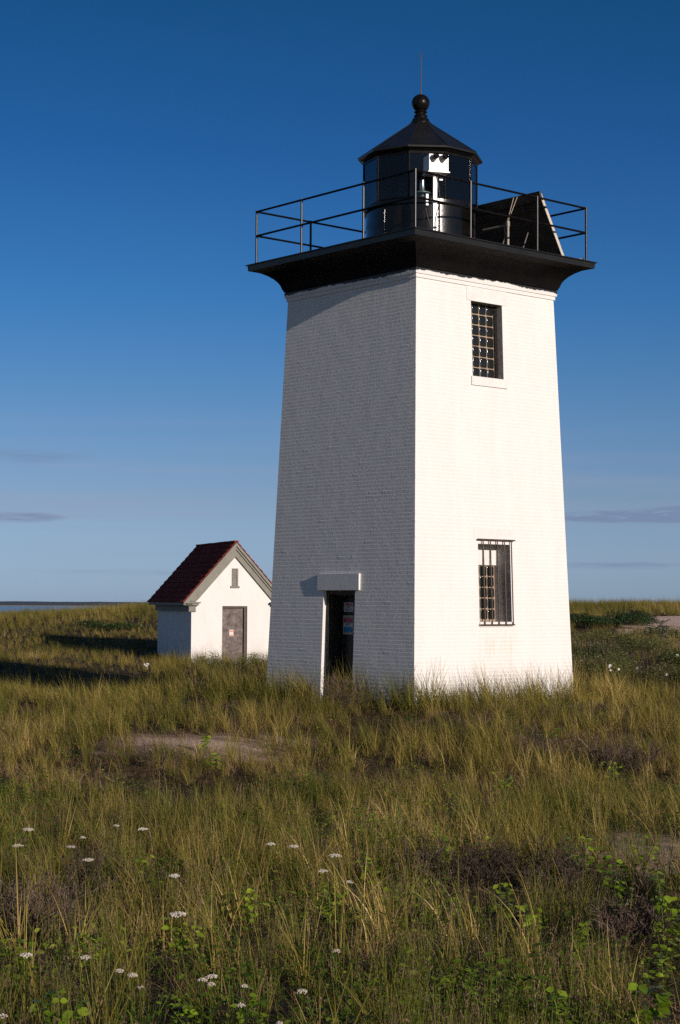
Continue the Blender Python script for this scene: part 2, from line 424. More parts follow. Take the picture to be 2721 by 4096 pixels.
# ground sheet
sv = np.concatenate([np.arange(-25, 60, .5), np.arange(60, 130, 1.0), np.arange(130, 260, 6), [300, 400, 600, 1000, 1600, 2600, 3500]])
uvv = np.linspace(-1, 1, 221)
uvv = np.sign(uvv) * (abs(uvv) * .3 + abs(uvv) ** 3 * 1.4)
SV, UV = np.meshgrid(sv, uvv, indexing='ij')
halfw = np.maximum(np.abs(SV), 22.0)
X_ = CAM[0] + UV * halfw; Y_ = CAM[1] + SV
Z_ = ground(X_, Y_)
nv = X_.size; nr, nc = X_.shape
verts = np.stack([X_, Y_, Z_], -1).reshape(-1, 3)
idx = np.arange(nv).reshape(nr, nc)
faces = np.stack([idx[:-1, :-1], idx[:-1, 1:], idx[1:, 1:], idx[1:, :-1]], -1).reshape(-1, 4)
me = bpy.data.meshes.new('ground')
me.from_pydata(verts.tolist(), [], faces.tolist())
at = me.attributes.new('bare', 'FLOAT', 'POINT'); at.data.foreach_set('value', bare(X_, Y_).ravel().astype(np.float32))
me.polygons.foreach_set('use_smooth', [True] * len(me.polygons))
gm = bpy.data.materials.new('dune_sand'); gm.use_nodes = True
t = gm.node_tree; b = t.nodes['Principled BSDF']; b.inputs['Roughness'].default_value = .95; b.inputs['Specular IOR Level'].default_value = .1
g = t.nodes.new('ShaderNodeNewGeometry'); a = t.nodes.new('ShaderNodeAttribute'); a.attribute_name = 'bare'
n = t.nodes.new('ShaderNodeTexNoise'); n.inputs['Scale'].default_value = 2.2; n.inputs['Detail'].default_value = 9; n.inputs['Roughness'].default_value = .7
t.links.new(g.outputs['Position'], n.inputs[0])
n2 = t.nodes.new('ShaderNodeTexNoise'); n2.inputs['Scale'].default_value = 26; n2.inputs['Detail'].default_value = 6; n2.inputs['Roughness'].default_value = .7
t.links.new(g.outputs['Position'], n2.inputs[0])
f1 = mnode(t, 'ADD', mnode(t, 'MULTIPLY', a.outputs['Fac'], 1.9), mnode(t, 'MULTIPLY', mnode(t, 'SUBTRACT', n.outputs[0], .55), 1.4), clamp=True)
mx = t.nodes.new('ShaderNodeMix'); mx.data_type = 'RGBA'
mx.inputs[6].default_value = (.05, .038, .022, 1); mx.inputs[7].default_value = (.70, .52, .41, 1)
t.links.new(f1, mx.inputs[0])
mx2 = t.nodes.new('ShaderNodeMix'); mx2.data_type = 'RGBA'; mx2.blend_type = 'MULTIPLY'; mx2.inputs[0].default_value = .8
t.links.new(mx.outputs[2], mx2.inputs[6])
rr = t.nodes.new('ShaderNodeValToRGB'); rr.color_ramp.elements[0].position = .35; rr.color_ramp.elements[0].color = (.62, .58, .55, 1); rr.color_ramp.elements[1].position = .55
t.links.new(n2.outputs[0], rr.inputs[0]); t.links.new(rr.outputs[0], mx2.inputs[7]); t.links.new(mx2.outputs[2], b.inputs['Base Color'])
bp = t.nodes.new('ShaderNodeBump'); bp.inputs['Distance'].default_value = .04; t.links.new(n2.outputs[0], bp.inputs['Height']); t.links.new(bp.outputs[0], b.inputs['Normal'])
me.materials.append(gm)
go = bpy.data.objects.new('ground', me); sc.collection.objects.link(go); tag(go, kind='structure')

# water
wm = mat('sea_water', (.018, .05, .085), .22, bump=.25, bump_scale=.05)
mb = MB(); mb.face([(-3500, 90, -3.0), (3500, 90, -3.0), (3500, 3400, -3.0), (-3500, 3400, -3.0)])
tag(mb.build('water', wm), kind='structure')
# far shore: long low wooded land across the water
def ridge(name, pts, depth, m_, kind='structure'):
    b_ = MB()
    for i in range(len(pts) - 1):
        (x0, y0, z0, h0), (x1, y1, z1, h1) = pts[i], pts[i + 1]
        A = [(x0, y0, z0), (x1, y1, z1)]
        for (fa, fb, ha, hb) in ((0, .18, 0, .75), (.18, .5, .75, 1), (.5, 1, 1, 0)):
            b_.face([(x0, y0 + depth * fa, z0 + h0 * ha), (x1, y1 + depth * fa, z1 + h1 * ha), (x1, y1 + depth * fb, z1 + h1 * hb), (x0, y0 + depth * fb, z0 + h0 * hb)])
    o = b_.build(name, m_, smooth=True); tag(o, kind=kind); return o
fm = mat('far_woods', (.025, .045, .065), .9, color2=(.032, .052, .068), noise_scale=.01)  # the blue of distant air is mixed into the woods' colour
xs = np.arange(-1400, 1500, 12.0)
ridge('far_shore', [(x, 2500 + 80 * math.sin(x * .002), -3.0, max(1.2, 6.3 + .35 * math.sin(x * .011) + .2 * math.sin(x * .05) + .35 * random.random() - max(0, (x + 250) / 60))) for x in xs], 300, fm)
bm_ = mat('far_beach_sand', (.33, .27, .2), .9, noise_amt=.2, noise_scale=.02)
ridge('far_beach', [(x, 2460 + 80 * math.sin(x * .002), -3.05, 1.4) for x in np.arange(-1400, -300, 20.)], 60, bm_)
dm = mat('far_dune_sand', (.36, .27, .19), .9, color2=(.16, .15, .08), noise_scale=.08)
ridge('far_dunes', [(x, 560, -3.4, 1.2 + 2.2 * math.exp(-((x + 80) / 4) ** 2) + 1.7 * math.exp(-((x + 90) / 3) ** 2) + 2.2 * math.exp(-((x + 65) / 12) ** 2) + .25 * math.sin(x * .7)) for x in np.arange(-125, 10, 1.5)], 30, dm)

# sea air: faint haze over the bay, a closed box round camera and scene
mb = MB(); mb.box((-5200, -200, -9.0), (10400, 0, 0), (0, 4300, 0), (0, 0, 27.0))
hm = bpy.data.materials.new('sea_haze'); hm.use_nodes = True; t = hm.node_tree; t.nodes.clear()
o_ = t.nodes.new('ShaderNodeOutputMaterial'); pv = t.nodes.new('ShaderNodeVolumePrincipled')
pv.inputs['Color'].default_value = (.72, .86, 1.0, 1); pv.inputs['Density'].default_value = .000015; pv.inputs['Anisotropy'].default_value = .0
t.links.new(pv.outputs[0], o_.inputs['Volume'])
hz = mb.build('haze', hm); tag(hz, 'thin bluish sea haze over the whole view', 'haze', kind='stuff')

# ------------------------------------------------------------------ lighthouse
TB, TT, TH = 2.3566, 2.0533, 8.6
aL, aR = R(-139.136), R(-49.136)
ANG = [aL, aR, aR + math.pi / 2, aL - math.pi / 2 + 2 * math.pi]
def hw(z): return TB - (TB - TT) * z / TH
def fr(ang): 
    n_ = np.array([math.cos(ang), math.sin(ang), 0]); e_ = np.array([-n_[1], n_[0], 0]); return n_, e_
def P3(ang, x, z, out_):
    """point x along the face, height z, at horizontal distance out_ from the tower axis"""
    n_, e_ = fr(ang); return n_ * out_ + e_ * x + np.array([0, 0, z])
LH = empty('lighthouse', (0, 0, -1.0), 'square white brick lighthouse with a black gallery and lantern, its door open to the grass', 'lighthouse')

mbw = MB(); joint_faces = []
ZB, ZT = -1.0, 8.5
zs_base = list(np.arange(ZB, ZT + 1e-6, .078))
if zs_base[-1] < ZT: zs_base.append(ZT)
holes = {0: (-.52, .487, -.6, 2.112), 1: [(-.50, .43, 6.58, 8.163), (-.463, .485, 1.47, 3.085)]}
cj = {}
def corner_jit(ci, z):
    k = (ci, round(z, 3))
    if k not in cj: cj[k] = random.uniform(-.008, .006)
    return cj[k]
for fi, ang in enumerate(ANG):
    hl = holes.get(fi, [])
    if isinstance(hl, tuple): hl = [hl]
    zs = sorted(set([round(z, 4) for z in zs_base] + [h for q in hl for h in (q[2], q[3])]))
    cuts = sorted(set([h for q in hl for h in (q[0], q[1])]))
    for z0, z1 in zip(zs[:-1], zs[1:]):
        if z1 - z0 < 1e-5: continue
        zm = (z0 + z1) / 2
        cols = [None] + cuts + [None]
        for k in range(len(cols) - 1):
            l_, r_ = cols[k], cols[k + 1]
            xa, xb = (l_ if l_ is not None else -hw(zm)), (r_ if r_ is not None else hw(zm))
            xm = (xa + xb) / 2
            if any(q[0] < xm < q[1] and q[2] < zm < q[3] for q in hl): continue
            # the bricks of this course: each a painted, slightly proud and tilted face
            row = int(round((zm - ZB) / .078 - .5))
            hdr = row % 6 == 3
            bl = .105 if hdr else .208
            x_ = -hw(ZB) - (bl / 2 if row % 2 else 0) + random.uniform(-.015, .015)
            edges = []
            while x_ < xb:
                if x_ > xa + .03 and x_ < xb - .03: edges.append(x_)
                x_ += bl + random.uniform(-.008, .008)
            edges = [xa] + edges + [xb]
            def cx(x, z):      # follow the taper at the outer corners
                if l_ is None and x == xa: return -hw(z)
                if r_ is None and x == xb: return hw(z)
                return x
            for ea, eb in zip(edges[:-1], edges[1:]):
                o_ = random.uniform(.0026, .0036) if random.random() > .02 else random.uniform(.0045, .006)
                tl = [.0006 + random.uniform(0, .0004), .0006 + random.uniform(0, .0004), o_ + random.uniform(-.0003, .0003), o_ + random.uniform(-.0003, .0003)]
                ml, mr_, mb0, mt_ = .004, .005, .0012, .013      # thick paint sags over the edges
                zz0, zz1 = z0 + random.uniform(-.0012, .0012), z1 + random.uniform(-.0012, .0012)
                O = [P3(ang, cx(ea, z0), z0, hw(z0)), P3(ang, cx(eb, z0), z0, hw(z0)), P3(ang, cx(eb, z1), z1, hw(z1)), P3(ang, cx(ea, z1), z1, hw(z1))]
                I = [P3(ang, cx(ea, z0) + ml, zz0 + mb0, hw(z0) + tl[0]), P3(ang, cx(eb, z0) - mr_, zz0 + mb0, hw(z0) + tl[1]), P3(ang, cx(eb, z1) - mr_, zz1 - mt_, hw(z1) + tl[2]), P3(ang, cx(ea, z1) + ml, zz1 - mt_, hw(z1) + tl[3])]
                U = [(ea + fi * 7.3, z0), (eb + fi * 7.3, z0), (eb + fi * 7.3, z1), (ea + fi * 7.3, z1)]
                g_ = .0010 * random.uniform(.2, 1.6)      # the upright joints are nearly filled by paint
                J = [P3(ang, cx(ea, z0), zz0 + mb0, hw(z0) + tl[0] - g_), P3(ang, cx(eb, z0), zz0 + mb0, hw(z0) + tl[1] - g_), P3(ang, cx(eb, z1), zz1 - mt_, hw(z1) + tl[2] - g_), P3(ang, cx(ea, z1), zz1 - mt_, hw(z1) + tl[3] - g_)]
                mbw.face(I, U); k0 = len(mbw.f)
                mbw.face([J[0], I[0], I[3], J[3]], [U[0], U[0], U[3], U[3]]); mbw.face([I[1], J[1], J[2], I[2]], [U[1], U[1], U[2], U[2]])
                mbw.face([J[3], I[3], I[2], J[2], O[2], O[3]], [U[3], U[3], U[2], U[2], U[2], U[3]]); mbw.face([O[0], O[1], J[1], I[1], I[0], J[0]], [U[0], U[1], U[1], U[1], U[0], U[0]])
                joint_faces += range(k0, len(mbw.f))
def reveal(mb_, ang, x0, x1, z0, z1, dep0, dep1, sides='lrtb'):
    def q(x, z, d): return P3(ang, x, z, hw(z) - d)
    nseg = 8
    if 'l' in sides: mb_.face([q(x0, z1, dep0), q(x0, z1, dep1), q(x0, z0, dep1), q(x0, z0, dep0)], [(0, z1), (.5, z1), (.5, z0), (0, z0)])
    if 'r' in sides: mb_.face([q(x1, z0, dep0), q(x1, z0, dep1), q(x1, z1, dep1), q(x1, z1, dep0)], [(0, z0), (.5, z0), (.5, z1), (0, z1)])
    if 't' in sides: mb_.face([q(x0, z1, dep0), q(x1, z1, dep0), q(x1, z1, dep1), q(x0, z1, dep1)], [(x0, 0), (x1, 0), (x1, .5), (x0, .5)])
    if 'b' in sides: mb_.face([q(x0, z0, dep1), q(x1, z0, dep1), q(x1, z0, dep0), q(x0, z0, dep0)], [(x0, .5), (x1, .5), (x1, 0), (x0, 0)])
reveal(mbw, aL, -.52, .487, -.6, 2.112, 0, .55)
tw = mbw.build('tower_wall', M['brick'], LH, merge=False)
tw.data.materials.append(mat('sunlit_joint_tint', (.775, .765, .75), .6))  # whiter tint paints the sun-caught lines onto brick ledges and joints
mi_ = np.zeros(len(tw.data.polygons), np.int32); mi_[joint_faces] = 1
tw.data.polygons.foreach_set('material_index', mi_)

# door: lintel, frame, leaf
mb = MB()
mb.box(P3(aL, -.69, 2.113, hw(2.3) - .06), fr(aL)[1] * 1.33, fr(aL)[0] * .105, (0, 0, .342))
mb.build('door_lintel', M['white'], LH)
D0 = TB - .153
fmb = MB()
n_, e_ = fr(aL)
for (x0, x1, z0, z1) in ((-.515, -.445, -.55, 2.105), (.41, .482, -.55, 2.105), (-.445, .41, 2.03, 2.105)):
    fmb.box(P3(aL, x0, z0, D0 - .12), e_ * (x1 - x0), n_ * .12, (0, 0, z1 - z0))
for (x0, x1, z0, z1) in ((-.51, -.48, -.55, 2.02), (.45, .48, -.55, 2.02), (-.48, .45, 2.0, 2.03)):
    fmb.box(P3(aL, x0, z0, D0 - .40), e_ * (x1 - x0), n_ * .278, (0, 0, z1 - z0))
fmb.build('door_frame', M['frame_brown'], LH)
dmb = MB()
DL = D0 - .30
dmb.box(P3(aL, -.40, -.5, DL - .04), e_ * .83, n_ * .04, (0, 0, 2.48))
for zz in (.15, 1.0):
    dmb.box(P3(aL, -.33, zz, DL), e_ * .68, n_ * .012, (0, 0, .05))
door = dmb.build('door', M['door_dark'], LH)
dmb = MB(); dmb.tube(P3(aL, -.34, .95, DL), P3(aL, -.34, .95, DL + .05), .02); dmb.tube(P3(aL, -.34, .95, DL + .05), P3(aL, -.24, .95, DL + .05), .012)
dmb.build('handle', M['iron'], door)
def text_mesh(s_, size, o, ex, ez, name, material, parent, depth=.001):
    cu = bpy.data.curves.new(name, 'FONT'); cu.body = s_; cu.size = size; cu.align_x = 'CENTER'; cu.align_y = 'CENTER'
    tmp = bpy.data.objects.new(name + '_src', cu); sc.collection.objects.link(tmp)
    bpy.context.view_layer.update()
    me_ = bpy.data.meshes.new_from_object(tmp.evaluated_get(bpy.context.evaluated_depsgraph_get()))
    bpy.data.objects.remove(tmp)
    vs = np.array([v.co[:] for v in me_.vertices]); fs = [tuple(p.vertices) for p in me_.polygons]
    q = MB()
    if len(vs):
        W_ = [np.array(o) + np.array(ex) * v[0] + np.array(ez) * v[1] for v in vs]
        q.mesh(W_, fs)
    return q.build(name, material, parent)
# signs (each one a thing fixed to the door, so a sub-part of it)
ZV = np.array([0, 0, 1.0])
def plate(cx, cz, wd, ht, dd, name, m_, par, ang=aL, base=DL, thick=.006, rnd=False):
    n2_, e2_ = fr(ang)
    q = MB(); q.box(P3(ang, cx - wd / 2, cz - ht / 2, base + dd), e2_ * wd, n2_ * thick, (0, 0, ht)); return q
SX = -.14
q = plate(SX, 1.76, .30, .20, .002, 'sign', M['signwhite'], door)
sg = q.build('warning_sign', M['signwhite'], door)
# red oval on a black ground, three unreadable small lines beneath
q = MB(); c0 = P3(aL, SX, 1.80, DL + .012)
q.face([c0 + e_ * .13 * math.cos(a_) * (1 if abs(math.cos(a_)) < .9 else .98) + ZV * .036 * math.sin(a_) for a_ in np.linspace(0, 2 * math.pi, 24, endpoint=False)])
for (dz, wd) in ((-.075, .07), (-.100, .22), (-.125, .16)):
    pass
q.face([c0 + e_ * x + ZV * z for x, z in ((-.14, .05), (-.14, .042), (.14, .042), (.14, .05))])
q2 = MB()
for (dz, wd) in ((-.06, .10), (-.088, .23), (-.116, .17)):
    k_ = -wd / 2
    while k_ < wd / 2 - .01:
        l_ = random.uniform(.012, .03)
        q2.face([P3(aL, SX + k_, 1.80 + dz, DL + .0105), P3(aL, SX + min(k_ + l_, wd / 2), 1.80 + dz, DL + .0105), P3(aL, SX + min(k_ + l_, wd / 2), 1.812 + dz, DL + .0105), P3(aL, SX + k_, 1.812 + dz, DL + .0105)])
        k_ += l_ + .007
def merge_to(mbs, name, parent, mats):
    """several shapes with several paints joined into one flat sign"""
    q = MB(); mi = []
    for m_b, k in mbs:
        off = len(q.v); q.v += m_b.v; q.uv += m_b.uv
        q.f += [tuple(i + off for i in f) for f in m_b.f]; mi += [k] * len(m_b.f)
    o = q.build(name, mats[0], parent, merge=False)
    for m_ in mats[1:]: o.data.materials.append(m_)
    o.data.polygons.foreach_set('material_index', mi)
    return o
def text_mb(s_, size, o, ex, ez):
    tmpo = text_mesh(s_, size, o, ex, ez, 'tmp_text', M['signink'], None)
    q = MB(); q.mesh([v.co[:] for v in tmpo.data.vertices], [tuple(p.vertices) for p in tmpo.data.polygons])
    me_ = tmpo.data; bpy.data.objects.remove(tmpo); bpy.data.meshes.remove(me_)
    return q
bpy.data.objects.remove(sg)
pl = plate(SX, 1.76, .30, .20, .002, '', None, None)
tx = text_mb('DANGER', .052, P3(aL, SX, 1.80, DL + .014), e_, ZV)
merge_to([(pl, 0), (q, 1), (q2, 2), (tx, 0)], 'warning_sign', door, [M['signwhite'], M['signred'], M['signink']])
pl = plate(SX - .01, 1.385, .33, .40, .002, '', None, None)
c0 = P3(aL, SX - .01, 1.385, DL + .010)
def rel(x, z, d=0): return c0 + e_ * x + ZV * z + n_ * d
top = MB(); top.face([rel(-.14, .155), rel(-.14, .045), rel(.14, .045), rel(.14, .155), rel(.10, .135), rel(.05, .145), rel(0, .165), rel(-.05, .145), rel(-.10, .135)][::-1])
mid = MB(); mid.face([rel(-.14, -.045), rel(.14, -.045), rel(.14, .045), rel(-.14, .045)])
bot = MB(); bot.face([rel(-.14, -.045), rel(-.14, -.13), rel(-.12, -.155), rel(0, -.168), rel(.12, -.155), rel(.14, -.13), rel(.14, -.045)])
t1 = text_mb('NO', .105, rel(0, .002, .003), e_, ZV)
t2 = text_mb('U.S.', .045, rel(0, .115, .003), e_, ZV)
t3 = text_mb('PROPERTY', .045, rel(0, .072, .003), e_, ZV)
merge_to([(pl, 0), (top, 1), (mid, 2), (bot, 3), (t1, 4), (t2, 5), (t3, 5)], 'shield_sign', door, [M['signcream'], M['signred'], M['signwhite'], M['signblue'], M['signink'], M['signpink']])

# windows on the sunlit face
def window(x0, x1, z0, z1, dep, cols, rows_z, lintel, sill, bars, panel=None):
    n2, e2 = fr(aR)
    q = MB(); reveal(q, aR, x0, x1, z0, z1, .0, dep + .03, 'lrtb')
    wn = q.build('window', M['greywood'], LH)
    if not bars: wn['label'] = 'upper window of glass blocks'
    else: wn['label'] = 'lower window behind iron bars'
    q = MB(); (lx0, lx1, lz0, lz1, lo_) = lintel
    a0 = hw(lz0); a1 = hw(lz1)
    q.v = []; base = [P3(aR, lx0, lz0, a0 - .05), P3(aR, lx1, lz0, a0 - .05), P3(aR, lx1, lz0, a0 + lo_), P3(aR, lx0, lz0, a0 + lo_)]
    topp = [P3(aR, lx0, lz1, a1 - .05), P3(aR, lx1, lz1, a1 - .05), P3(aR, lx1, lz1, a1 + lo_), P3(aR, lx0, lz1, a1 + lo_)]
    def hexa(q, A, B):
        q.face(A[::-1]); q.face(B)
        for i in range(4):
            j = (i + 1) % 4; q.face([A[i], A[j], B[j], B[i]])
    hexa(q, base, topp); q.build('lintel', M['white'], wn)
    sx0, sx1, sz0, sz1, so = sill
    q = MB(); hexa(q, [P3(aR, sx0, sz0, hw(sz0) - .05), P3(aR, sx1, sz0, hw(sz0) - .05), P3(aR, sx1, sz0, hw(sz0) + so), P3(aR, sx0, sz0, hw(sz0) + so)],
         [P3(aR, sx0, sz1, hw(sz1) - dep), P3(aR, sx1, sz1, hw(sz1) - dep), P3(aR, sx1, sz1 - .006, hw(sz1) + so), P3(aR, sx0, sz1 - .006, hw(sz1) + so)])
    q.build('sill', M['white'], wn)
    # mortar plate, blocks
    q = MB()
    def g(x, z, d=0): return P3(aR, x, z, hw(z) - dep + d)
    q.face([g(x0, z0), g(x1, z0), g(x1, z1), g(x0, z1)]); q.build('mortar_panel', M['mortar'], wn)
    blk = MB()
    for (za, zb) in rows_z:
        for (xa, xb) in cols:
            ja, jb, jc, jd = [random.uniform(.006, .013) for _ in range(4)]
            xa_, xb_, za_, zb_ = xa + ja, xb - jb, za + jc, zb - jd
            cx, cz = (xa_ + xb_) / 2, (za_ + zb_) / 2; hx, hz = (xb_ - xa_) / 2, (zb_ - za_) / 2
            prev = None
            for (k, d) in ((1, .002), (.985, .008), (.93, .012), (.5, .0125), (0.02, .013)):
                ring = []
                for a_ in np.linspace(0, 2 * math.pi, 20, endpoint=False):
                    ca, sa = math.cos(a_), math.sin(a_); pw = .32
                    ring.append(g(cx + hx * k * math.copysign(abs(ca) ** pw, ca), cz + hz * k * math.copysign(abs(sa) ** pw, sa), d))
                if prev:
                    for i in range(20):
                        j = (i + 1) % 20; blk.face([prev[i], prev[j], ring[j], ring[i]])
                prev = ring
            blk.face(prev)
    blk.build('glass_blocks', M['gblock'], wn, smooth=True)
    if panel:
        q = MB(); px0, px1, pz0, pz1 = panel
        q.box(P3(aR, px0, pz0, hw(pz0) - dep + .004), e2 * (px1 - px0), n2 * .05, (0, 0, pz1 - pz0)); q.build('painted_board', M['white'], wn)
    else:
        q = MB(); q.box(P3(aR, x1 - .075, z0 + .02, hw(z0) - dep - .02), e2 * .07, n2 * .07 , (0, 0, z1 - z0 - .04) + n2 * (-(TB - TT) / TH * (z1 - z0))); q.build('frame', M['black'], wn)
    if bars:
        bx, bt, bb = bars
        off = .055
        for (zz, xa, xb) in ((bt, -.51, .585), (bb, -.475, .515)):
            q = MB(); q.box(P3(aR, xa, zz - .014, hw(zz) + off - .01), e2 * (xb - xa), n2 * .03, (0, 0, .028)); q.build('bar_rail', M['iron'], wn)
        for x in bx:
            q = MB(); q.tube(P3(aR, x, bb, hw(bb) + off + .003), P3(aR, x - .004, bt, hw(bt) + off + .003), .0135, n=8)
            q.build('bar', M['iron'], wn)
        for x in (-.49, .5): 
            for zz in (bt, bb):
                q = MB(); q.tube(P3(aR, x, zz, hw(zz) - .01), P3(aR, x, zz, hw(zz) + off), .01); q.build('bracket', M['iron'], wn)
    return wn
p1 = .2155
c1 = [(.355 - p1 * (k + 1), .355 - p1 * k) for k in range(4)]
r1 = [(6.58 + .2262 * k, 6.58 + .2262 * (k + 1)) for k in range(7)]
window(-.50, .43, 6.58, 8.163, .20, c1, r1, (-.625, .565, 8.165, 8.517, .012), (-.553, .515, 6.39, 6.583, .035), None)
c2 = [(.245 - .2 * (k) + .0 - .219 + .2, .245 - .219 * k + .0) for k in range(1)]
c2 = [(.47 - .219 * (k + 1), .47 - .219 * k) for k in range(4)]
r2 = [(1.51 + .228 * k, 1.51 + .228 * (k + 1)) for k in range(5)]
window(-.463, .485, 1.47, 3.085, .47, c2, r2, (-.583, .605, 3.165, 3.42, .004), (-.475, .50, 1.37, 1.474, .03), ([-.36, -.146, .06, .27, .48], 3.175, 1.41), (-.463, .485, 2.66, 3.085))

# mouldings, cove, deck
def sq_ring(mb_, prof, sub=1):
    """sweep a profile of (half-width, z) round the square"""
    for ang in ANG:
        for (r0, z0), (r1, z1) in zip(prof[:-1], prof[1:]):
            for k in range(sub):
                a_, b_ = -1 + 2 * k / sub, -1 + 2 * (k + 1) / sub
                mb_.face([P3(ang, r0 * a_, z0, r0), P3(ang, r0 * b_, z0, r0), P3(ang, r1 * b_, z1, r1), P3(ang, r1 * a_, z1, r1)])
mb = MB(); sq_ring(mb, [(2.05, 8.47), (2.085, 8.47), (2.085, 8.545), (2.11, 8.55), (2.12, 8.66), (2.09, 8.69), (2.05, 8.69)])
mb.build('moulding', M['ragged'], LH)
prof = [(2.05, 8.685), (2.13, 8.688), (2.135, 8.72), (2.155, 8.75), (2.18, 8.83), (2.22, 8.90), (2.29, 8.98), (2.38, 9.05), (2.48, 9.105)]
mb = MB(); sq_ring(mb, prof)
cv = mb.build('cornice', M['black_dull'], LH, smooth='auto')
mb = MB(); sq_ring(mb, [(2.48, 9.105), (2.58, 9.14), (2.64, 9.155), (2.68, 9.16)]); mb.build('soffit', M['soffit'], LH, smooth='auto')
mb = MB(); sq_ring(mb, [(2.0, 9.158), (2.69, 9.162), (2.70, 9.275), (2.735, 9.28), (2.735, 9.30), (2.70, 9.302)])
A = [P3(a_, 2.70, 9.302, 2.70) for a_ in ANG]; mb.face(A)
mb.build('gallery_deck', M['black'], LH)
# railing
RR = 2.56; RZ0, RZM, RZ1 = 9.30, 9.95, 10.49
rmb = MB()
cor = [P3(a_, RR, 0, RR) for a_ in ANG]
def zoff(p, z): return np.array([p[0], p[1], z])
for i in range(4):
    for z in (RZM, RZ1):
        rmb.tube(zoff(cor[i], z), zoff(cor[(i + 1) % 4], z), .0235)
railing = rmb.build('railing', M['rail'], LH, smooth='auto')
for ai, a_ in enumerate(ANG):
    for x in (-RR, -1.0, 1.0):
        q = MB(); p = P3(a_, x, 0, RR)
        q.tube(zoff(p, RZ0), zoff(p, RZ1 + .022), .026, n=10)
        q.tube(zoff(p, RZ0), zoff(p, RZ0 + .05), .034, n=10)
        for z in (RZM, RZ1): q.tube(zoff(p, z - .03), zoff(p, z + .03), .027, n=10)
        q.build('post', M['rail'], railing, smooth='auto')
# lantern
view_ang = math.atan2(CAM[1], CAM[0])
vang = [view_ang + R(-11.3 + 36 * k) for k in range(10)]     # a vertex a little left of the camera direction
def pol(r, a_, z): return np.array([r * math.cos(a_), r * math.sin(a_), z])
GR = 1.25; GB, GT = 10.47, 11.50
mb = MB()
mb.lathe([(1.2, 9.29), (1.2, 10.40)], (0, 0, 0), 40)
for k in range(1):
    pass
mb.lathe([(1.20, 10.38), (1.27, 10.38), (1.27, 10.47), (1.1, 10.47)], (0, 0, 0), 40)
mb.lathe([(1.215, 9.30), (1.24, 9.30), (1.24, 9.40), (1.2, 9.42)], (0, 0, 0), 40)
for k in range(6):
    mb.tube(pol(1.2, vang[0] + R(60 * k + 31), 9.35), pol(1.2, vang[0] + R(60 * k + 31), 10.38), .022, n=6)
mb.face([pol(1.1, a_, 10.46) for a_ in np.linspace(0, 2 * math.pi, 40, endpoint=False)])
lantern = mb.build('lantern_room', M['lantern_black'], LH, smooth='auto')
for k in range(10):
    a0, a1 = vang[k], vang[(k + 1) % 10] if k < 9 else vang[0] + 2 * math.pi
    q = MB(); q.tube(pol(GR, a0, GB), pol(GR, a0, GT), .024, n=6); q.build('mullion', M['rail'], lantern)
    for (z0, z1) in ((GB - .005, GB + .05), (GT - .05, GT + .005)):
        q = MB()
        A0, A1 = pol(GR - .02, a0, z0), pol(GR - .02, a1, z0); B1, B0 = pol(GR - .02, a1, z1), pol(GR - .02, a0, z1)
        C0, C1 = pol(GR + .012, a0, z0), pol(GR + .012, a1, z0); E1, E0 = pol(GR + .012, a1, z1), pol(GR + .012, a0, z1)
        q.face([C0, C1, E1, E0]); q.face([A1, A0, B0, B1]); q.face([E0, E1, B1, B0]); q.face([A0, A1, C1, C0])
        q.build('glazing_bar', M['rail'], lantern)
    mid_ = (a0 + a1) / 2
    back = math.cos(mid_ - view_ang) < -.5
    q = MB()
    if not back:
        q.face([pol(GR, a0, GB), pol(GR, a1, GB), pol(GR, a1, GT), pol(GR, a0, GT)])
        q.build('pane', M['pane'], lantern)
    else:
        A = [pol(GR - .01, a0, GB), pol(GR - .01, a1, GB), pol(GR - .01, a1, GT), pol(GR - .01, a0, GT)]; B = [pol(GR + .008, a0, GB), pol(GR + .008, a1, GB), pol(GR + .008, a1, GT), pol(GR + .008, a0, GT)]
        q.face(A[::-1]); q.face(B); q.build('blank_panel', M['black'], lantern)
mb = MB(); RE = 1.385
ve = [pol(RE, a_, 11.60) for a_ in vang]; ve2 = [pol(RE - .005, a_, 11.565) for a_ in vang]; vt = [pol(.20, a_, 12.42) for a_ in vang]; vi = [pol(GR - .03, a_, 11.50) for a_ in vang]
vi2 = [pol(RE - .05, a_, 11.555) for a_ in vang]
for k in range(10):
    j = (k + 1) % 10
    mb.face([ve[k], ve[j], vt[j], vt[k]]); mb.face([ve2[k], ve2[j], ve[j], ve[k]]); mb.face([vi2[k], vi2[j], ve2[j], ve2[k]]); mb.face([vi[k], vi[j], vi2[j], vi2[k]])
mb.face([pol(GR - .03, a_, 11.505) for a_ in vang][::-1])
for a_ in vang: mb.tube(pol(RE + .003, a_, 11.60), pol(.2, a_, 12.422), .009, n=5)
mb.build('lantern_roof', M['black'], LH)
mb = MB()
prof = [(.23, 12.38), (.235, 12.42), (.19, 12.47), (.185, 12.50), (.175, 12.515), (.15, 12.53), (.145, 12.56), (.155, 12.575), (.14, 12.60), (.115, 12.615), (.11, 12.64), (.145, 12.66), (.15, 12.675), (.12, 12.69)]
for a_ in np.linspace(R(-60), R(90), 16): prof.append((.2 * math.cos(a_) + 1e-4, 12.872 + .2 * math.sin(a_)))
mb.lathe(prof, (0, 0, 0), 32)
mb.build('finial', M['rail'], LH, smooth='auto')
mb = MB(); mb.tube((0, 0, 13.06), (.003, 0, 13.92), .013, .008, n=6); mb.tube((0, 0, 13.06), (0, 0, 13.12), .03, .018)
mb.tube((.003, 0, 13.86), (-.05, 0, 14.03), .006, .003, n=5); mb.tube((.003, 0, 13.86), (.045, .01, 14.02), .006, .003, n=5); mb.tube((.003, 0, 13.9), (.01, 0, 14.05), .006, .003, n=5)
mb.build('lightning_rod', M['iron'], LH)

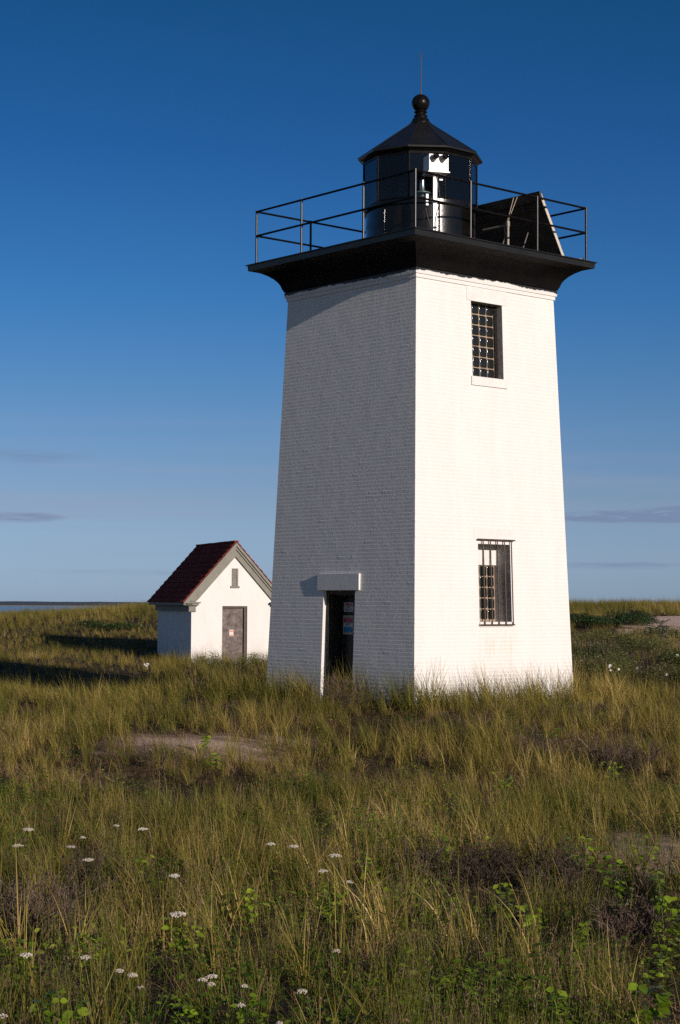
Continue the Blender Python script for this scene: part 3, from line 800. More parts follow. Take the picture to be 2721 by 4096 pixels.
# beacon inside the lantern
BC = empty('beacon_light', (0, 0, 10.47), 'small clear drum beacon glinting on a green plate inside the glazed lantern', 'beacon')
mb = MB(); mb.lathe([(.001, 0), (.05, 0), (.05, .36), (.18, .38), (.18, .405), (.001, .405)], (.04, -.02, 10.47), 20); mb.build('pedestal', M['green'], BC, smooth='auto')
gmat = mat('beacon_lens', (.95, .93, .9), .28, metal=1.0)
mb = MB()
pr = [(.001, .41), (.055, .412), (.06, .42), (.06, .70), (.05, .735), (.02, .75), (.001, .75)]
mb.lathe(pr, (.04, -.02, 10.47), 28); mb.build('lens', gmat, BC, smooth='auto')

# fog detector on its post
n2, e2 = fr(R(-75))
fx, fy = .215, -1.9
FG = empty('fog_detector', (fx, fy, 9.30), 'white box with two black lenses on a white post in front of the lantern', 'fog detector')
B0 = np.array([fx, fy, 0.]); 
mb = MB(); mb.box(B0 - e2 * .04 - n2 * .04 + ZV * 9.30, e2 * .08, n2 * .08, ZV * 1.52); mb.box(B0 - e2 * .12 - n2 * .12 + ZV * 9.302, e2 * .24, n2 * .24, ZV * .02); mb.build('post', M['boxwhite'], FG)
mb = MB(); mb.box(B0 - e2 * .185 - n2 * .20 + ZV * 10.84, e2 * .42, n2 * .40, ZV * .36); mb.box(B0 - e2 * .21 - n2 * .2 + ZV * 10.818, e2 * .47, n2 * .43, ZV * .022)
mb.box(B0 + e2 * .1 - n2 * .03 + ZV * 10.7, e2 * .07, n2 * .05, ZV * .03)
mb.build('housing', M['boxwhite'], FG)
for dx in (-.105, .095):
    c_ = B0 + e2 * dx + n2 * .19 + ZV * 11.075
    dirv = n2 * 1 + e2 * .35 + ZV * .62; dirv = dirv / np.linalg.norm(dirv)
    q = MB(); q.tube(c_ - dirv * .04, c_ + dirv * .13, .055, n=20, caps=False); lt = q.build('lens_tube', M['tubegrey'], FG, smooth='auto')
    q = MB(); q.tube(c_ + dirv * .11, c_ + dirv * .125, .054, n=20); q.tube(c_ + dirv * .12, c_ + dirv * .16, .066, .066, n=20, caps=False); q.tube(c_ + dirv * .12, c_ + dirv * .122, .066, .054, n=20, caps=False); q.build('lens', M['lensblack'], lt, smooth='auto')
mb = MB()
pts = [B0 + e2 * .045 + n2 * .05 + ZV * z + e2 * .05 * math.sin(z * 5) for z in np.linspace(9.32, 10.85, 14)]
for a_, b_ in zip(pts[:-1], pts[1:]): mb.tube(a_, b_, .008, n=5)
mb.build('cable', M['iron'], FG); mb = MB()
pts = [B0 - e2 * (.15 + .05 * math.sin(z * 7)) + n2 * .03 + ZV * z for z in np.linspace(9.32, 10.1, 10)]
for a_, b_ in zip(pts[:-1], pts[1:]): mb.tube(a_, b_, .01, n=5)
mb.build('cable', M['iron'], FG)
mb = MB(); mb.box(B0 - e2 * .20 - n2 * .0 + ZV * 10.15, e2 * .05, n2 * .04, ZV * .24); mb.build('junction_box', M['boxwhite'], FG)
# small yellow lamp beside post is omitted: not visible

# solar panel leaning on the far side
aP = aL + math.pi
nP, eP = fr(aP)
SP = empty('solar_panel', tuple(P3(aP, -1, 9.30, 1.8)), 'dark solar panel seen from behind, leaning on the gallery right of the lantern', 'solar panel')
bR, tR = np.array([2.0, 9.32]), np.array([1.45, 10.70])
def pp(x, k, off=0):
    """k 0..1 up the panel"""
    d_ = tR - bR; nn = np.array([d_[1], -d_[0]]); nn /= np.linalg.norm(nn)
    q_ = bR + d_ * k + nn * off
    return P3(aP, x, q_[1], q_[0])
mb = MB()
A = [pp(-2.40, 0), pp(.2, 0), pp(.2, 1), pp(-2.22, 1)]; B = [pp(-2.40, 0, .045), pp(.2, 0, .045), pp(.2, 1, .045), pp(-2.22, 1, .045)]
mb.face(A); mb.face(B[::-1])
for i in range(4): j = (i + 1) % 4; mb.face([A[i], B[i], B[j], A[j]])
mb.build('panel', M['panel_back'], SP)
mb = MB(); mb.box(pp(-2.425, 0, -.03), pp(-2.235, 1.0, -.03) - pp(-2.425, 0, -.03), eP * .022 * 1, pp(0, 0, .07) - pp(0, 0, 0)); mb.build('side_strip', M['alu'], SP)
mb = MB()
mb.box(pp(-2.26, .9, -.05), pp(.2, .9, 0) - pp(-2.26, .9, 0), pp(0, 1.04, 0) - pp(0, .9, 0), pp(0, 0, .05) - pp(0, 0, 0))
mb.box(pp(-2.3, .78, -.03), pp(.2, .78, 0) - pp(-2.3, .78, 0), pp(0, .81, 0) - pp(0, .78, 0), pp(0, 0, .03) - pp(0, 0, 0))
for x in (-1.7, -1.0):
    mb.box(pp(x, 0, -.045), pp(x, .9, -.045) - pp(x, 0, -.045), eP * .06, pp(0, 0, .045) - pp(0, 0, 0))
    mb.tube(P3(aP, x + .1, 9.32, 1.45), pp(x + .05, .5, -.03), .016)
mb.build('brace', M['panel_back'], SP)
mb = MB()
vx = -1.62
pA = P3(aP, -1.75, 9.30, .95)
mb.tube(pA, pA + ZV * .78, .03, n=10); mb.tube(pA + ZV * .72, pA + ZV * .72 + nP * -.0 + eP * .75, .025, n=10); mb.tube(pA + ZV * .68, pA + ZV * .80, .042, n=10)
mb.build('pipe_stand', M['pipe'], SP, smooth='auto')
mb = MB()
tt = pp(-1.62, 1.03, -.06)
for k in range(2):
    a_ = pA + ZV * .8 + eP * (.02 * k); mb.tube(a_, tt + eP * (.11 * k), .008, n=5)
pr_ = [pA + ZV * .8 + eP * .05, pA + ZV * .68 + eP * .10, pA + ZV * .52 + eP * .08, pA + ZV * .42 + eP * .12, pA + ZV * .36 + eP * .09]
for a_, b_ in zip(pr_[:-1], pr_[1:]): mb.tube(a_, b_, .007, n=5)
mb.build('rope', M['rope'], SP)
mb = MB(); c_ = P3(aP, -2.45, 9.32, 2.28); mb.tube(c_, c_ + nP * .3 + ZV * .08, .022, n=8); mb.tube(c_ + nP * .12, c_ + nP * .12 - ZV * .02, .05)
tag(mb.build('pipe_stub', M['pipe'], None), 'short grey pipe stub lying on the gallery edge beside the solar panel', 'pipe')

# ------------------------------------------------------------------ oil house (shed)
th = R(20.5)
c0s = np.array([-6.725, 21.308, 0.]); eF = np.array([math.cos(th), math.sin(th), 0]); eB = np.array([-math.sin(th), math.cos(th), 0])
SW, SLn = 3.05, 4.45
SH = empty('oil_house', (-5.3, 21.9, -.6), 'small white brick shed with maroon shingle roof and rusty door in the grass', 'shed')
def sp(x, y, z): return c0s + eF * x + eB * y + ZV * z
ZE, ZR, ZF = 2.02, 3.72, -.8       # wall top at side, at ridge, foot
apexx = SW / 2
mb = MB()
# front gable wall with door and vent openings: strips
def fw_poly(xa, xb, z0, z1a=None, z1b=None):
    ztop = lambda x: ZE + (ZR - ZE) * (1 - abs(x - apexx) / apexx)
    z1a = ztop(xa) if z1a is None else z1a; z1b = ztop(xb) if z1b is None else z1b
    mb.face([sp(xa, 0, z0), sp(xb, 0, z0), sp(xb, 0, z1b), sp(xa, 0, z1a)], [(xa, z0), (xb, z0), (xb, z1b), (xa, z1a)])
dx0, dx1, dz1 = 1.087, 1.975, 1.74
fw_poly(0, dx0, ZF); fw_poly(dx1, SW, ZF)
fw_poly(dx0, apexx, dz1); fw_poly(apexx, dx1, dz1)
mb.face([sp(0, SLn, ZF), sp(0, 0, ZF), sp(0, 0, ZE), sp(0, SLn, ZE)], [(20 + SLn, ZF), (20, ZF), (20, ZE), (20 + SLn, ZE)])
mb.face([sp(SW, 0, ZF), sp(SW, SLn, ZF), sp(SW, SLn, ZE), sp(SW, 0, ZE)], [(30, ZF), (30 + SLn, ZF), (30 + SLn, ZE), (30, ZE)])
mb.face([sp(SW, SLn, ZF), sp(0, SLn, ZF), sp(0, SLn, ZE), sp(apexx, SLn, ZR), sp(SW, SLn, ZE)])
for (xa, sgn) in ((dx0, 1), (dx1, -1)):
    p = [sp(xa, 0, ZF), sp(xa, .2, ZF), sp(xa, .2, dz1), sp(xa, 0, dz1)]
    mb.face(p if sgn < 0 else p[::-1], [(0, ZF), (.2, ZF), (.2, dz1), (0, dz1)])
mb.face([sp(dx0, 0, dz1), sp(dx1, 0, dz1), sp(dx1, .2, dz1), sp(dx0, .2, dz1)])
mb.build('wall', M['brick_shed'], SH)
mb = MB(); mb.box(sp(dx0 + .003, .12, ZF), eF * (dx1 - dx0 - .006), eB * .05, ZV * (dz1 - ZF - .003)); sdoor = mb.build('door', M['shed_door'], SH); sdoor['label'] = 'rust stained grey metal door'
q1 = MB(); q1.box(sp(1.375, .112, .72), eF * .15, eB * .006, ZV * .21)
q2 = MB(); q2.box(sp(1.385, .108, .85), eF * .13, eB * .003, ZV * .06); q2.box(sp(1.385, .108, .73), eF * .13, eB * .003, ZV * .045)
merge_to([(q1, 0), (q2, 1)], 'sign', sdoor, [M['signwhite'], M['signorange']])
mb = MB(); mb.box(sp(dx0 + .01, .09, 1.22), eF * .08, eB * .028, ZV * .035); mb.build('hinge', M['iron'], sdoor); mb = MB(); mb.box(sp(dx0 + .01, .09, .7), eF * .045, eB * .028, ZV * .28); mb.build('latch', M['iron'], sdoor)
mb = MB(); mb.box(sp(dx1 - .10, .04, ZF), eF * .097, eB * .075, ZV * (dz1 - ZF - .004)); mb.box(sp(dx0 + .004, .04, dz1 - .06), eF * (dx1 - dx0 - .11), eB * .075, ZV * .056); mb.build('door_frame', M['frame_brown'], SH)
# vent
mb = MB(); vx0, vx1, vz0, vz1 = 1.42, 1.635, 2.42, 3.02
mb.box(sp(vx0, -.03, vz0), eF * .03, eB * .05, ZV * (vz1 - vz0)); mb.box(sp(vx1 - .05, -.03, vz0), eF * .05, eB * .05, ZV * (vz1 - vz0)); mb.box(sp(vx0 + .03, -.03, vz1 - .03), eF * (vx1 - vx0 - .08), eB * .05, ZV * .03)
mb.box(sp(vx0 - .05, -.05, vz0 - .06), eF * (vx1 - vx0 + .1), eB * .07, ZV * .06)
mb.box(sp(vx0 + .03, -.004, vz0), eF * (vx1 - vx0 - .08), eB * .02, ZV * (vz1 - vz0 - .03))
vent = mb.build('vent', M['trim'], SH)
q = MB()
for k in range(6):
    z = vz0 + .01 + k * .094
    q.box(sp(vx0 + .032, -.026, z), eF * (vx1 - vx0 - .084), eB * .022 + ZV * .05, ZV * .012)
q.build('louvre', M['trim'], vent)
# roof: shingled slopes
OV, OF, OBk = .335, .16, .2
pitch = math.atan2(ZR - ZE, apexx)
RZ = 3.93
def rp(side, x, y, lift=0):
    """x = distance down the slope from the ridge; side -1 left, +1 right"""
    return sp(apexx + side * (x * math.cos(pitch) + lift * math.sin(pitch)), y, RZ - x * math.sin(pitch) + lift * math.cos(pitch))
SLP = (apexx + OV) / math.cos(pitch)
mb = MB()
for side in (-1, 1):
    nrow = 12; rh_ = SLP / nrow
    for r_ in range(nrow):
        y = -OF
        x_up, x_dn = r_ * rh_ - .02, (r_ + 1) * rh_
        while y < SLn + OBk - 1e-6:
            wd = random.uniform(.14, .3); y1 = min(y + wd, SLn + OBk)
            if SLn + OBk - y1 < .06: y1 = SLn + OBk
            j = random.uniform(-.012, .012); l2 = .036 + random.uniform(-.004, .007)
            A = [rp(side, max(x_up, 0), y, .012), rp(side, max(x_up, 0), y1, .012), rp(side, x_dn + j, y1, l2), rp(side, x_dn + j, y, l2)]
            Bq = [rp(side, max(x_up, 0), y, -.01), rp(side, max(x_up, 0), y1, -.01), rp(side, x_dn + j, y1, l2 - .032), rp(side, x_dn + j, y, l2 - .032)]
            mb.face(A); mb.face([A[3], A[2], Bq[2], Bq[3]]); mb.face([A[0], A[3], Bq[3], Bq[0]]); mb.face([A[2], A[1], Bq[1], Bq[2]])
            y = y1
    A = [rp(side, 0, -OF, -.02), rp(side, 0, SLn + OBk, -.02), rp(side, SLP - .02, SLn + OBk, -.02), rp(side, SLP - .02, -OF, -.02)]
    mb.face(A[::-1])
y = -OF
while y < SLn + OBk - .01:
    y1 = min(y + .3, SLn + OBk); mb.box(sp(apexx - .07, y, RZ - .03), eF * .14, eB * (y1 - y - .006), ZV * (.065 + random.uniform(0, .008))); y = y1
roof = mb.build('roof', M['roof'], SH, merge=False)
# rake boards, eave boards, returns
mb = MB()
for side in (-1, 1):
    for (y0, dpt, d0, d1) in ((-OF - .012, .05, .022, .10), (-OF + .04, .05, .10, .17), (-OF + .085, OF - .09, .17, .34)):
        # boards run parallel with the slope, d below it
        A = [rp(side, 0.0, y0, -d0), rp(side, SLP, y0, -d0), rp(side, SLP - .0, y0, -d1), rp(side, 0, y0, -d1)]
        # clip at the middle plane
        def cl(p, other):
            return p
        xs_ = [d0 * math.tan(pitch), SLP, SLP, d1 * math.tan(pitch)]
        A = [rp(side, -0 + (-d0) * math.tan(pitch) * -1, y0, -d0), rp(side, SLP - (0.0 if d0 < .1 else .10 if d0 < .16 else .22), y0, -d0), rp(side, SLP - (.06 if d0 < .1 else .16 if d0 < .16 else .36), y0, -d1), rp(side, d1 * math.tan(pitch), y0, -d1)]
        B = [p + eB * dpt for p in A]
        A_ = A if side < 0 else A[::-1]; B_ = B if side < 0 else B[::-1]
        mb.face(A_); mb.face(B_[::-1])
        for i in range(4): j = (i + 1) % 4; mb.face([A_[j], A_[i], B_[i], B_[j]])
    # soffit behind
mb.build('rake_board', M['trim'], roof)
mb = MB()
zE = RZ - SLP * math.sin(pitch)
for (xa, xb, s_) in ((-OV + .02, 0, 1), (SW, SW + OV - .02, -1)):
    mb.box(sp(xa + (0 if s_ > 0 else 0), -OF + .0, zE - .09), eF * (xb - xa), eB * (SLn + OF + .1), ZV * .09)          # soffit box
    x2 = -.10 if s_ > 0 else SW + .002
    mb.box(sp(x2, .004, zE - .29), eF * .098, eB * (SLn - .01), ZV * .198)                                        # frieze
    # returns on the gable
    x3 = -OV + .03 if s_ > 0 else SW - .28
    mb.box(sp(x3, -OF - .03, zE - .03), eF * (.58), eB * (OF + .026), ZV * .05)
    mb.box(sp(x3 + .05, -OF + .0, zE - .10), eF * (.48), eB * (OF - .004), ZV * .066)
    x4 = -.102 if s_ > 0 else SW - .14
    mb.box(sp(x4, -.06, zE - .29), eF * .24, eB * .056, ZV * .186); mb.box(sp(x4 - .01, -.075, zE - .31), eF * .26, eB * .071, ZV * .03)
mb.build('eave_trim', M['trim'], SH)
# ------------------------------------------------------------------ plants
def foliage_mat(name, cols, trans=.28, rough=.5, spec=.14, pos_scale=.35):
    """leaf/blade paint: colour varies by blade (uv.x), by tuft (random) and in broad drifts over the dune"""
    mt = bpy.data.materials.new(name); mt.use_nodes = True
    t = mt.node_tree; NN = t.nodes.new; LL = t.links.new
    b = t.nodes['Principled BSDF']; o = t.nodes['Material Output']
    uv = NN('ShaderNodeUVMap'); uv.uv_map = 'UVMap'; sp_ = NN('ShaderNodeSeparateXYZ'); LL(uv.outputs[0], sp_.inputs[0])
    oi = NN('ShaderNodeObjectInfo'); g = NN('ShaderNodeNewGeometry')
    n = NN('ShaderNodeTexNoise'); n.inputs['Scale'].default_value = pos_scale; n.inputs['Detail'].default_value = 4; LL(g.outputs['Position'], n.inputs[0])
    drift = mnode(t, 'MULTIPLY', mnode(t, 'SUBTRACT', n.outputs[0], .5), 3.2)
    v = mnode(t, 'ADD', mnode(t, 'MULTIPLY', sp_.outputs[0], .62), mnode(t, 'ADD', mnode(t, 'MULTIPLY', oi.outputs['Random'], .28), mnode(t, 'MULTIPLY', drift, .34)), clamp=True)
    cr_ = NN('ShaderNodeValToRGB'); LL(v, cr_.inputs[0])
    el = cr_.color_ramp.elements
    while len(el) < len(cols): el.new(.5)
    for i, (p, c) in enumerate(cols): el[i].position = p; el[i].color = (*c, 1)
    LL(cr_.outputs[0], b.inputs['Base Color'])
    b.inputs['Roughness'].default_value = rough; b.inputs['Specular IOR Level'].default_value = spec
    tl = NN('ShaderNodeBsdfTranslucent'); LL(cr_.outputs[0], tl.inputs[0])
    mx = NN('ShaderNodeMixShader'); mx.inputs[0].default_value = trans
    LL(b.outputs[0], mx.inputs[1]); LL(tl.outputs[0], mx.inputs[2]); LL(mx.outputs[0], o.inputs[0])
    return mt
M['marram'] = foliage_mat('beach_grass_blades', [(0, (.045, .062, .007)), (.28, (.14, .13, .022)), (.5, (.265, .21, .048)), (.7, (.44, .32, .095)), (.88, (.66, .48, .20)), (1, (.88, .68, .36))])
M['straw'] = foliage_mat('dry_grass_blades', [(0, (.09, .055, .028)), (.4, (.26, .16, .075)), (.75, (.54, .36, .18)), (1, (.88, .66, .42))], .25)
M['wisp'] = foliage_mat('fine_grass_stems', [(0, (.035, .075, .006)), (.4, (.12, .155, .016)), (.65, (.23, .21, .04)), (.84, (.42, .29, .12)), (1, (.82, .62, .34))], .3)
M['seed'] = foliage_mat('grass_seed_heads', [(0, (.08, .05, .032)), (.5, (.18, .115, .075)), (1, (.36, .25, .17))], .3)
M['leaf'] = foliage_mat('broad_green_leaves', [(0, (.09, .16, .012)), (.5, (.22, .33, .02)), (1, (.44, .52, .05))], .4, .35, .5)
M['herb'] = foliage_mat('low_herb_leaves', [(0, (.04, .08, .01)), (.5, (.11, .18, .018)), (1, (.30, .36, .04))], .35)
M['rose'] = foliage_mat('rose_leaves', [(0, (.03, .05, .012)), (.45, (.08, .105, .02)), (.75, (.19, .19, .045)), (1, (.34, .30, .10))], .3, .45, .4, .8)
M['bay'] = foliage_mat('dark_shrub_leaves', [(0, (.018, .04, .01)), (.6, (.04, .075, .016)), (1, (.08, .12, .03))], .3, .4, .4)
M['twig'] = foliage_mat('dead_twigs', [(0, (.04, .029, .022)), (.5, (.10, .07, .055)), (1, (.27, .2, .16))], .0, .8)
M['petal'] = foliage_mat('white_petals', [(0, (.75, .72, .66)), (1, (.85, .82, .78))], .3, .5)
M['yarrow'] = foliage_mat('yarrow_florets', [(0, (.42, .36, .28)), (.5, (.60, .55, .46)), (1, (.72, .68, .6))], .2, .7)

LIB = {}
def np_mesh(name, V, F, UVc, mats, mi=None, coll=None, link=True):
    me = bpy.data.meshes.new(name)
    V = np.asarray(V, np.float32).reshape(-1, 3); F = np.asarray(F, np.int32)
    k = F.shape[1]
    me.vertices.add(len(V)); me.vertices.foreach_set('co', V.ravel())
    me.loops.add(F.size); me.loops.foreach_set('vertex_index', F.ravel())
    me.polygons.add(len(F)); me.polygons.foreach_set('loop_start', np.arange(0, F.size, k, dtype=np.int32))
    try: me.polygons.foreach_set('loop_total', np.full(len(F), k, np.int32))
    except Exception: pass
    if mi is not None: me.polygons.foreach_set('material_index', np.asarray(mi, np.int32))
    me.update()
    uvl = me.uv_layers.new(name='UVMap'); uvl.data.foreach_set('uv', np.asarray(UVc, np.float32)[F.ravel()].ravel())
    for m_ in mats: me.materials.append(m_)
    me.validate()
    o = bpy.data.objects.new(name, me)
    if coll is not None: coll.objects.link(o)
    elif link: sc.collection.objects.link(o)
    return o
class Strips:
    """thin tapered blades, twigs and leaves kept as arrays"""
    def __init__(s): s.V = []; s.F = []; s.U = []; s.M = []; s.n = 0
    def blade(s, base, az, lean, curve, length, width, col, nseg=5, twist=0.0, tip=.05, mi=0, droop=None):
        # centre line bends from near vertical over towards az
        t_ = np.linspace(0, 1, nseg + 1)
        ang_ = lean + curve * t_ ** 1.3
        step = length / nseg
        h_ = np.concatenate([[0], np.cumsum(np.sin((ang_[1:] + ang_[:-1]) / 2) * step)])
        z_ = np.concatenate([[0], np.cumsum(np.cos((ang_[1:] + ang_[:-1]) / 2) * step)])
        ca, sa = math.cos(az), math.sin(az)
        C_ = np.stack([base[0] + h_ * ca, base[1] + h_ * sa, base[2] + z_], 1)
        wv = np.array([math.cos(az + math.pi / 2 + twist), math.sin(az + math.pi / 2 + twist), 0.0])
        w_ = width / 2 * np.clip(1.0 - t_ ** 2.2, tip, 1)
        A = C_ - wv * w_[:, None]; B = C_ + wv * w_[:, None]
        i0 = s.n
        s.V.append(np.stack([A, B], 1).reshape(-1, 3))
        k = np.arange(nseg) * 2 + i0
        s.F.append(np.stack([k, k + 1, k + 3, k + 2], 1)); s.n += 2 * (nseg + 1)
        s.U.append(np.stack([np.full(2 * (nseg + 1), col), np.repeat(t_, 2)], 1)); s.M += [mi] * nseg
        return C_
    def quad(s, P, col, mi=0):
        s.V.append(np.asarray(P, float)); s.F.append(np.array([[0, 1, 2, 3]]) + s.n); s.n += 4
        s.U.append(np.array([[col, 0]] * 4, float)); s.M.append(mi)
    def leaf(s, c, d, nrm, L_, W_, col, mi=0, fold=.25):
        """ovate leaf, folded a little along the midrib: 6 quads-ish (two halves of three)"""
        d = np.array(d, float); d /= np.linalg.norm(d); sd_ = np.cross(nrm, d); sd_ /= max(np.linalg.norm(sd_), 1e-6); up_ = np.cross(d, sd_)
        prof_ = [(0, .04), (.25, .42), (.55, .5), (.82, .26), (1, .02)]
        mid = [c + d * L_ * a_ - up_ * L_ * .12 * a_ * a_ for a_, _ in prof_]
        lf = [m_ + sd_ * W_ * b_ + up_ * W_ * fold * b_ for m_, (_, b_) in zip(mid, prof_)]
        rg = [m_ - sd_ * W_ * b_ + up_ * W_ * fold * b_ for m_, (_, b_) in zip(mid, prof_)]
        V_ = np.array(mid + lf + rg); s.V.append(V_)
        F_ = []
        for i in range(4): F_ += [[i, i + 1, 6 + i, 5 + i], [i + 1, i, 10 + i, 11 + i]]
        s.F.append(np.array(F_) + s.n); s.n += 15
        s.U.append(np.array([[col, 0]] * 15, float)); s.M += [mi] * 8
    def make(s, name, mats, coll=None, link=True):
        return np_mesh(name, np.concatenate(s.V), np.concatenate(s.F), np.concatenate(s.U), mats, s.M, coll, link)

def lib(name): 
    c = bpy.data.collections.new(name); return c
rnd = random.Random(11)
WIND = math.pi * .93      # blades lean to the left of the picture
def tuft(kind, k):
    s = Strips()
    if kind == 'marram':
        nb, rad = 28, .10
        for _ in range(nb):
            r_ = rad * math.sqrt(rnd.random()); a_ = rnd.uniform(0, 6.283)
            az = WIND + rnd.gauss(0, .75) if rnd.random() < .72 else rnd.uniform(0, 6.283)
            s.blade((r_ * math.cos(a_), r_ * math.sin(a_), -.02), az, abs(rnd.gauss(.12, .17)), abs(rnd.gauss(.6, .45)), rnd.uniform(.34, .86) * (1 if rnd.random() < .8 else .55), rnd.uniform(.005, .0105), min(1, max(0, rnd.gauss(.34, .26))), 6, rnd.uniform(-1.2, 1.2))
        for _ in range(6):
            a_ = rnd.uniform(0, 6.283); s.blade((rad * .6 * math.cos(a_), rad * .6 * math.sin(a_), 0), rnd.uniform(0, 6.283), rnd.uniform(.7, 1.3), rnd.uniform(0, .5), rnd.uniform(.2, .5), .005, rnd.uniform(.8, 1), 4, rnd.uniform(-1, 1))
    elif kind == 'straw':
        for _ in range(26):
            r_ = .16 * math.sqrt(rnd.random()); a_ = rnd.uniform(0, 6.283)
            s.blade((r_ * math.cos(a_), r_ * math.sin(a_), -.02), WIND + rnd.gauss(0, 1.3), abs(rnd.gauss(.35, .35)), abs(rnd.gauss(.6, .5)), rnd.uniform(.2, .6), rnd.uniform(.003, .006), rnd.random(), 5, rnd.uniform(-1.2, 1.2))
    elif kind == 'wisp':
        for _ in range(22):
            r_ = .15 * math.sqrt(rnd.random()); a_ = rnd.uniform(0, 6.283); L_ = rnd.uniform(.25, .62); az = rnd.uniform(0, 6.283); col = rnd.random()
            C_ = s.blade((r_ * math.cos(a_), r_ * math.sin(a_), -.02), az, abs(rnd.gauss(.06, .08)), abs(rnd.gauss(.15, .15)), L_, rnd.uniform(.0032, .0058), col, 5, rnd.uniform(-1.5, 1.5), tip=.35)
            if rnd.random() < .32:
                hd = C_[-1]; pl_ = rnd.uniform(.06, .13)
                for q_ in range(16):
                    z_ = rnd.random(); rr_ = (1 - z_ * .8) * .028; a2 = rnd.uniform(0, 6.283)
                    p = hd + np.array([rr_ * math.cos(a2), rr_ * math.sin(a2), -pl_ + pl_ * 1.3 * z_]); e1 = np.array([rnd.uniform(-1, 1), rnd.uniform(-1, 1), rnd.uniform(-.3, .3)]) * .0028; e2_ = np.array([rnd.uniform(-.4, .4), rnd.uniform(-.4, .4), 1]) * .006
                    s.quad([p - e1 - e2_, p + e1 - e2_, p + e1 + e2_, p - e1 + e2_], rnd.random(), 1)
    elif kind == 'herb':
        for _ in range(46):
            r_ = .2 * math.sqrt(rnd.random()); a_ = rnd.uniform(0, 6.283); z_ = rnd.uniform(.02, .22); az = rnd.uniform(0, 6.283)
            d = np.array([math.cos(az), math.sin(az), rnd.uniform(-.3, .6)]); L_ = rnd.uniform(.018, .05)
            s.leaf(np.array([r_ * math.cos(a_), r_ * math.sin(a_), z_]), d, np.array([rnd.uniform(-.5, .5), rnd.uniform(-.5, .5), 1.]), L_, L_ * rnd.uniform(.45, .7), rnd.random())
        for _ in range(10):
            a_ = rnd.uniform(0, 6.283); s.blade((.12 * math.cos(a_), .12 * math.sin(a_), 0), rnd.uniform(0, 6.283), .1, .3, rnd.uniform(.1, .25), .004, rnd.random(), 3)
    elif kind == 'thatch':
        for _ in range(44):
            r_ = .22 * math.sqrt(rnd.random()); a_ = rnd.uniform(0, 6.283)
            s.blade((r_ * math.cos(a_), r_ * math.sin(a_), rnd.uniform(.0, .07)), rnd.uniform(0, 6.283), rnd.uniform(1.25, 1.6), rnd.uniform(-.1, .25), rnd.uniform(.08, .34), rnd.uniform(.003, .005), rnd.random(), 3, rnd.uniform(-1, 1))
    return s
TREES = {}
def make_lib(kind, nvar, mats):
    c = lib('lib_' + kind)
    for k in range(nvar): tuft(kind, k).make('%s_%02d' % (kind, k), mats, coll=c)
    TREES[kind] = c; return c
make_lib('marram', 10, [M['marram']]); make_lib('straw', 6, [M['straw']]); make_lib('wisp', 8, [M['wisp'], M['seed']]); make_lib('herb', 5, [M['herb']]); make_lib('thatch', 5, [M['straw']])

def scatter(name, kind, P, scl, label, cat, tiltamt=.12):
    """one 'stuff' object: a cloud of points, each carrying one tuft"""
    n_ = len(P)
    me = bpy.data.meshes.new(name); me.vertices.add(n_); me.vertices.foreach_set('co', np.asarray(P, np.float32).ravel())
    me.update()
    rot = np.stack([rng.normal(0, tiltamt, n_), rng.normal(0, tiltamt, n_), rng.normal(0, .7, n_) if kind in ('marram',) else rng.uniform(0, 6.28, n_)], 1).astype(np.float32)
    a = me.attributes.new('rot', 'FLOAT_VECTOR', 'POINT'); a.data.foreach_set('vector', rot.ravel())
    a = me.attributes.new('scl', 'FLOAT', 'POINT'); a.data.foreach_set('value', np.asarray(scl, np.float32))
    a = me.attributes.new('pick', 'INT', 'POINT'); a.data.foreach_set('value', rng.integers(0, len(TREES[kind].objects), n_).astype(np.int32))
    o = bpy.data.objects.new(name, me); sc.collection.objects.link(o)
    ng = bpy.data.node_groups.new('scatter_' + name, 'GeometryNodeTree')
    ng.interface.new_socket('Geometry', in_out='INPUT', socket_type='NodeSocketGeometry'); ng.interface.new_socket('Geometry', in_out='OUTPUT', socket_type='NodeSocketGeometry')
    NN = ng.nodes.new; LL = ng.links.new
    gi = NN('NodeGroupInput'); go_ = NN('NodeGroupOutput'); ip = NN('GeometryNodeInstanceOnPoints'); ci = NN('GeometryNodeCollectionInfo')
    ci.inputs['Collection'].default_value = TREES[kind]; ci.inputs['Separate Children'].default_value = True; ci.inputs['Reset Children'].default_value = True
    def na(nm, ty):
        q = NN('GeometryNodeInputNamedAttribute'); q.data_type = ty; q.inputs['Name'].default_value = nm
        return [s_ for s_ in q.outputs if s_.enabled and s_.name == 'Attribute'][0]
    LL(gi.outputs[0], ip.inputs['Points']); LL(ci.outputs[0], ip.inputs['Instance']); ip.inputs['Pick Instance'].default_value = True
    LL(na('pick', 'INT'), ip.inputs['Instance Index']); LL(na('rot', 'FLOAT_VECTOR'), ip.inputs['Rotation']); LL(na('scl', 'FLOAT'), ip.inputs['Scale'])
    LL(ip.outputs[0], go_.inputs[0])
    md = o.modifiers.new('scatter', 'NODES'); md.node_group = ng
    tag(o, label, cat, kind='stuff'); return o
def wedge(n_, s0, s1, u=.27, power=1.0):
    """points spread evenly over the ground of a wedge in front of the camera"""
    s_ = np.sqrt(rng.uniform(s0 ** 2, s1 ** 2, n_)); uu = rng.uniform(-u, u, n_)
    x = CAM[0] + uu * s_; y = CAM[1] + s_
    return x, y, s_, uu
def clear(x, y):
    """not inside a building"""
    d1 = np.stack([x * math.cos(a_) + y * math.sin(a_) for a_ in ANG]).max(0) > 2.42
    q = np.stack([x - c0s[0], y - c0s[1]], 1); a_ = q @ eF[:2]; b_ = q @ eB[:2]
    return d1 & ~((a_ > -.06) & (a_ < SW + .06) & (b_ > -.06) & (b_ < SLn + .06))
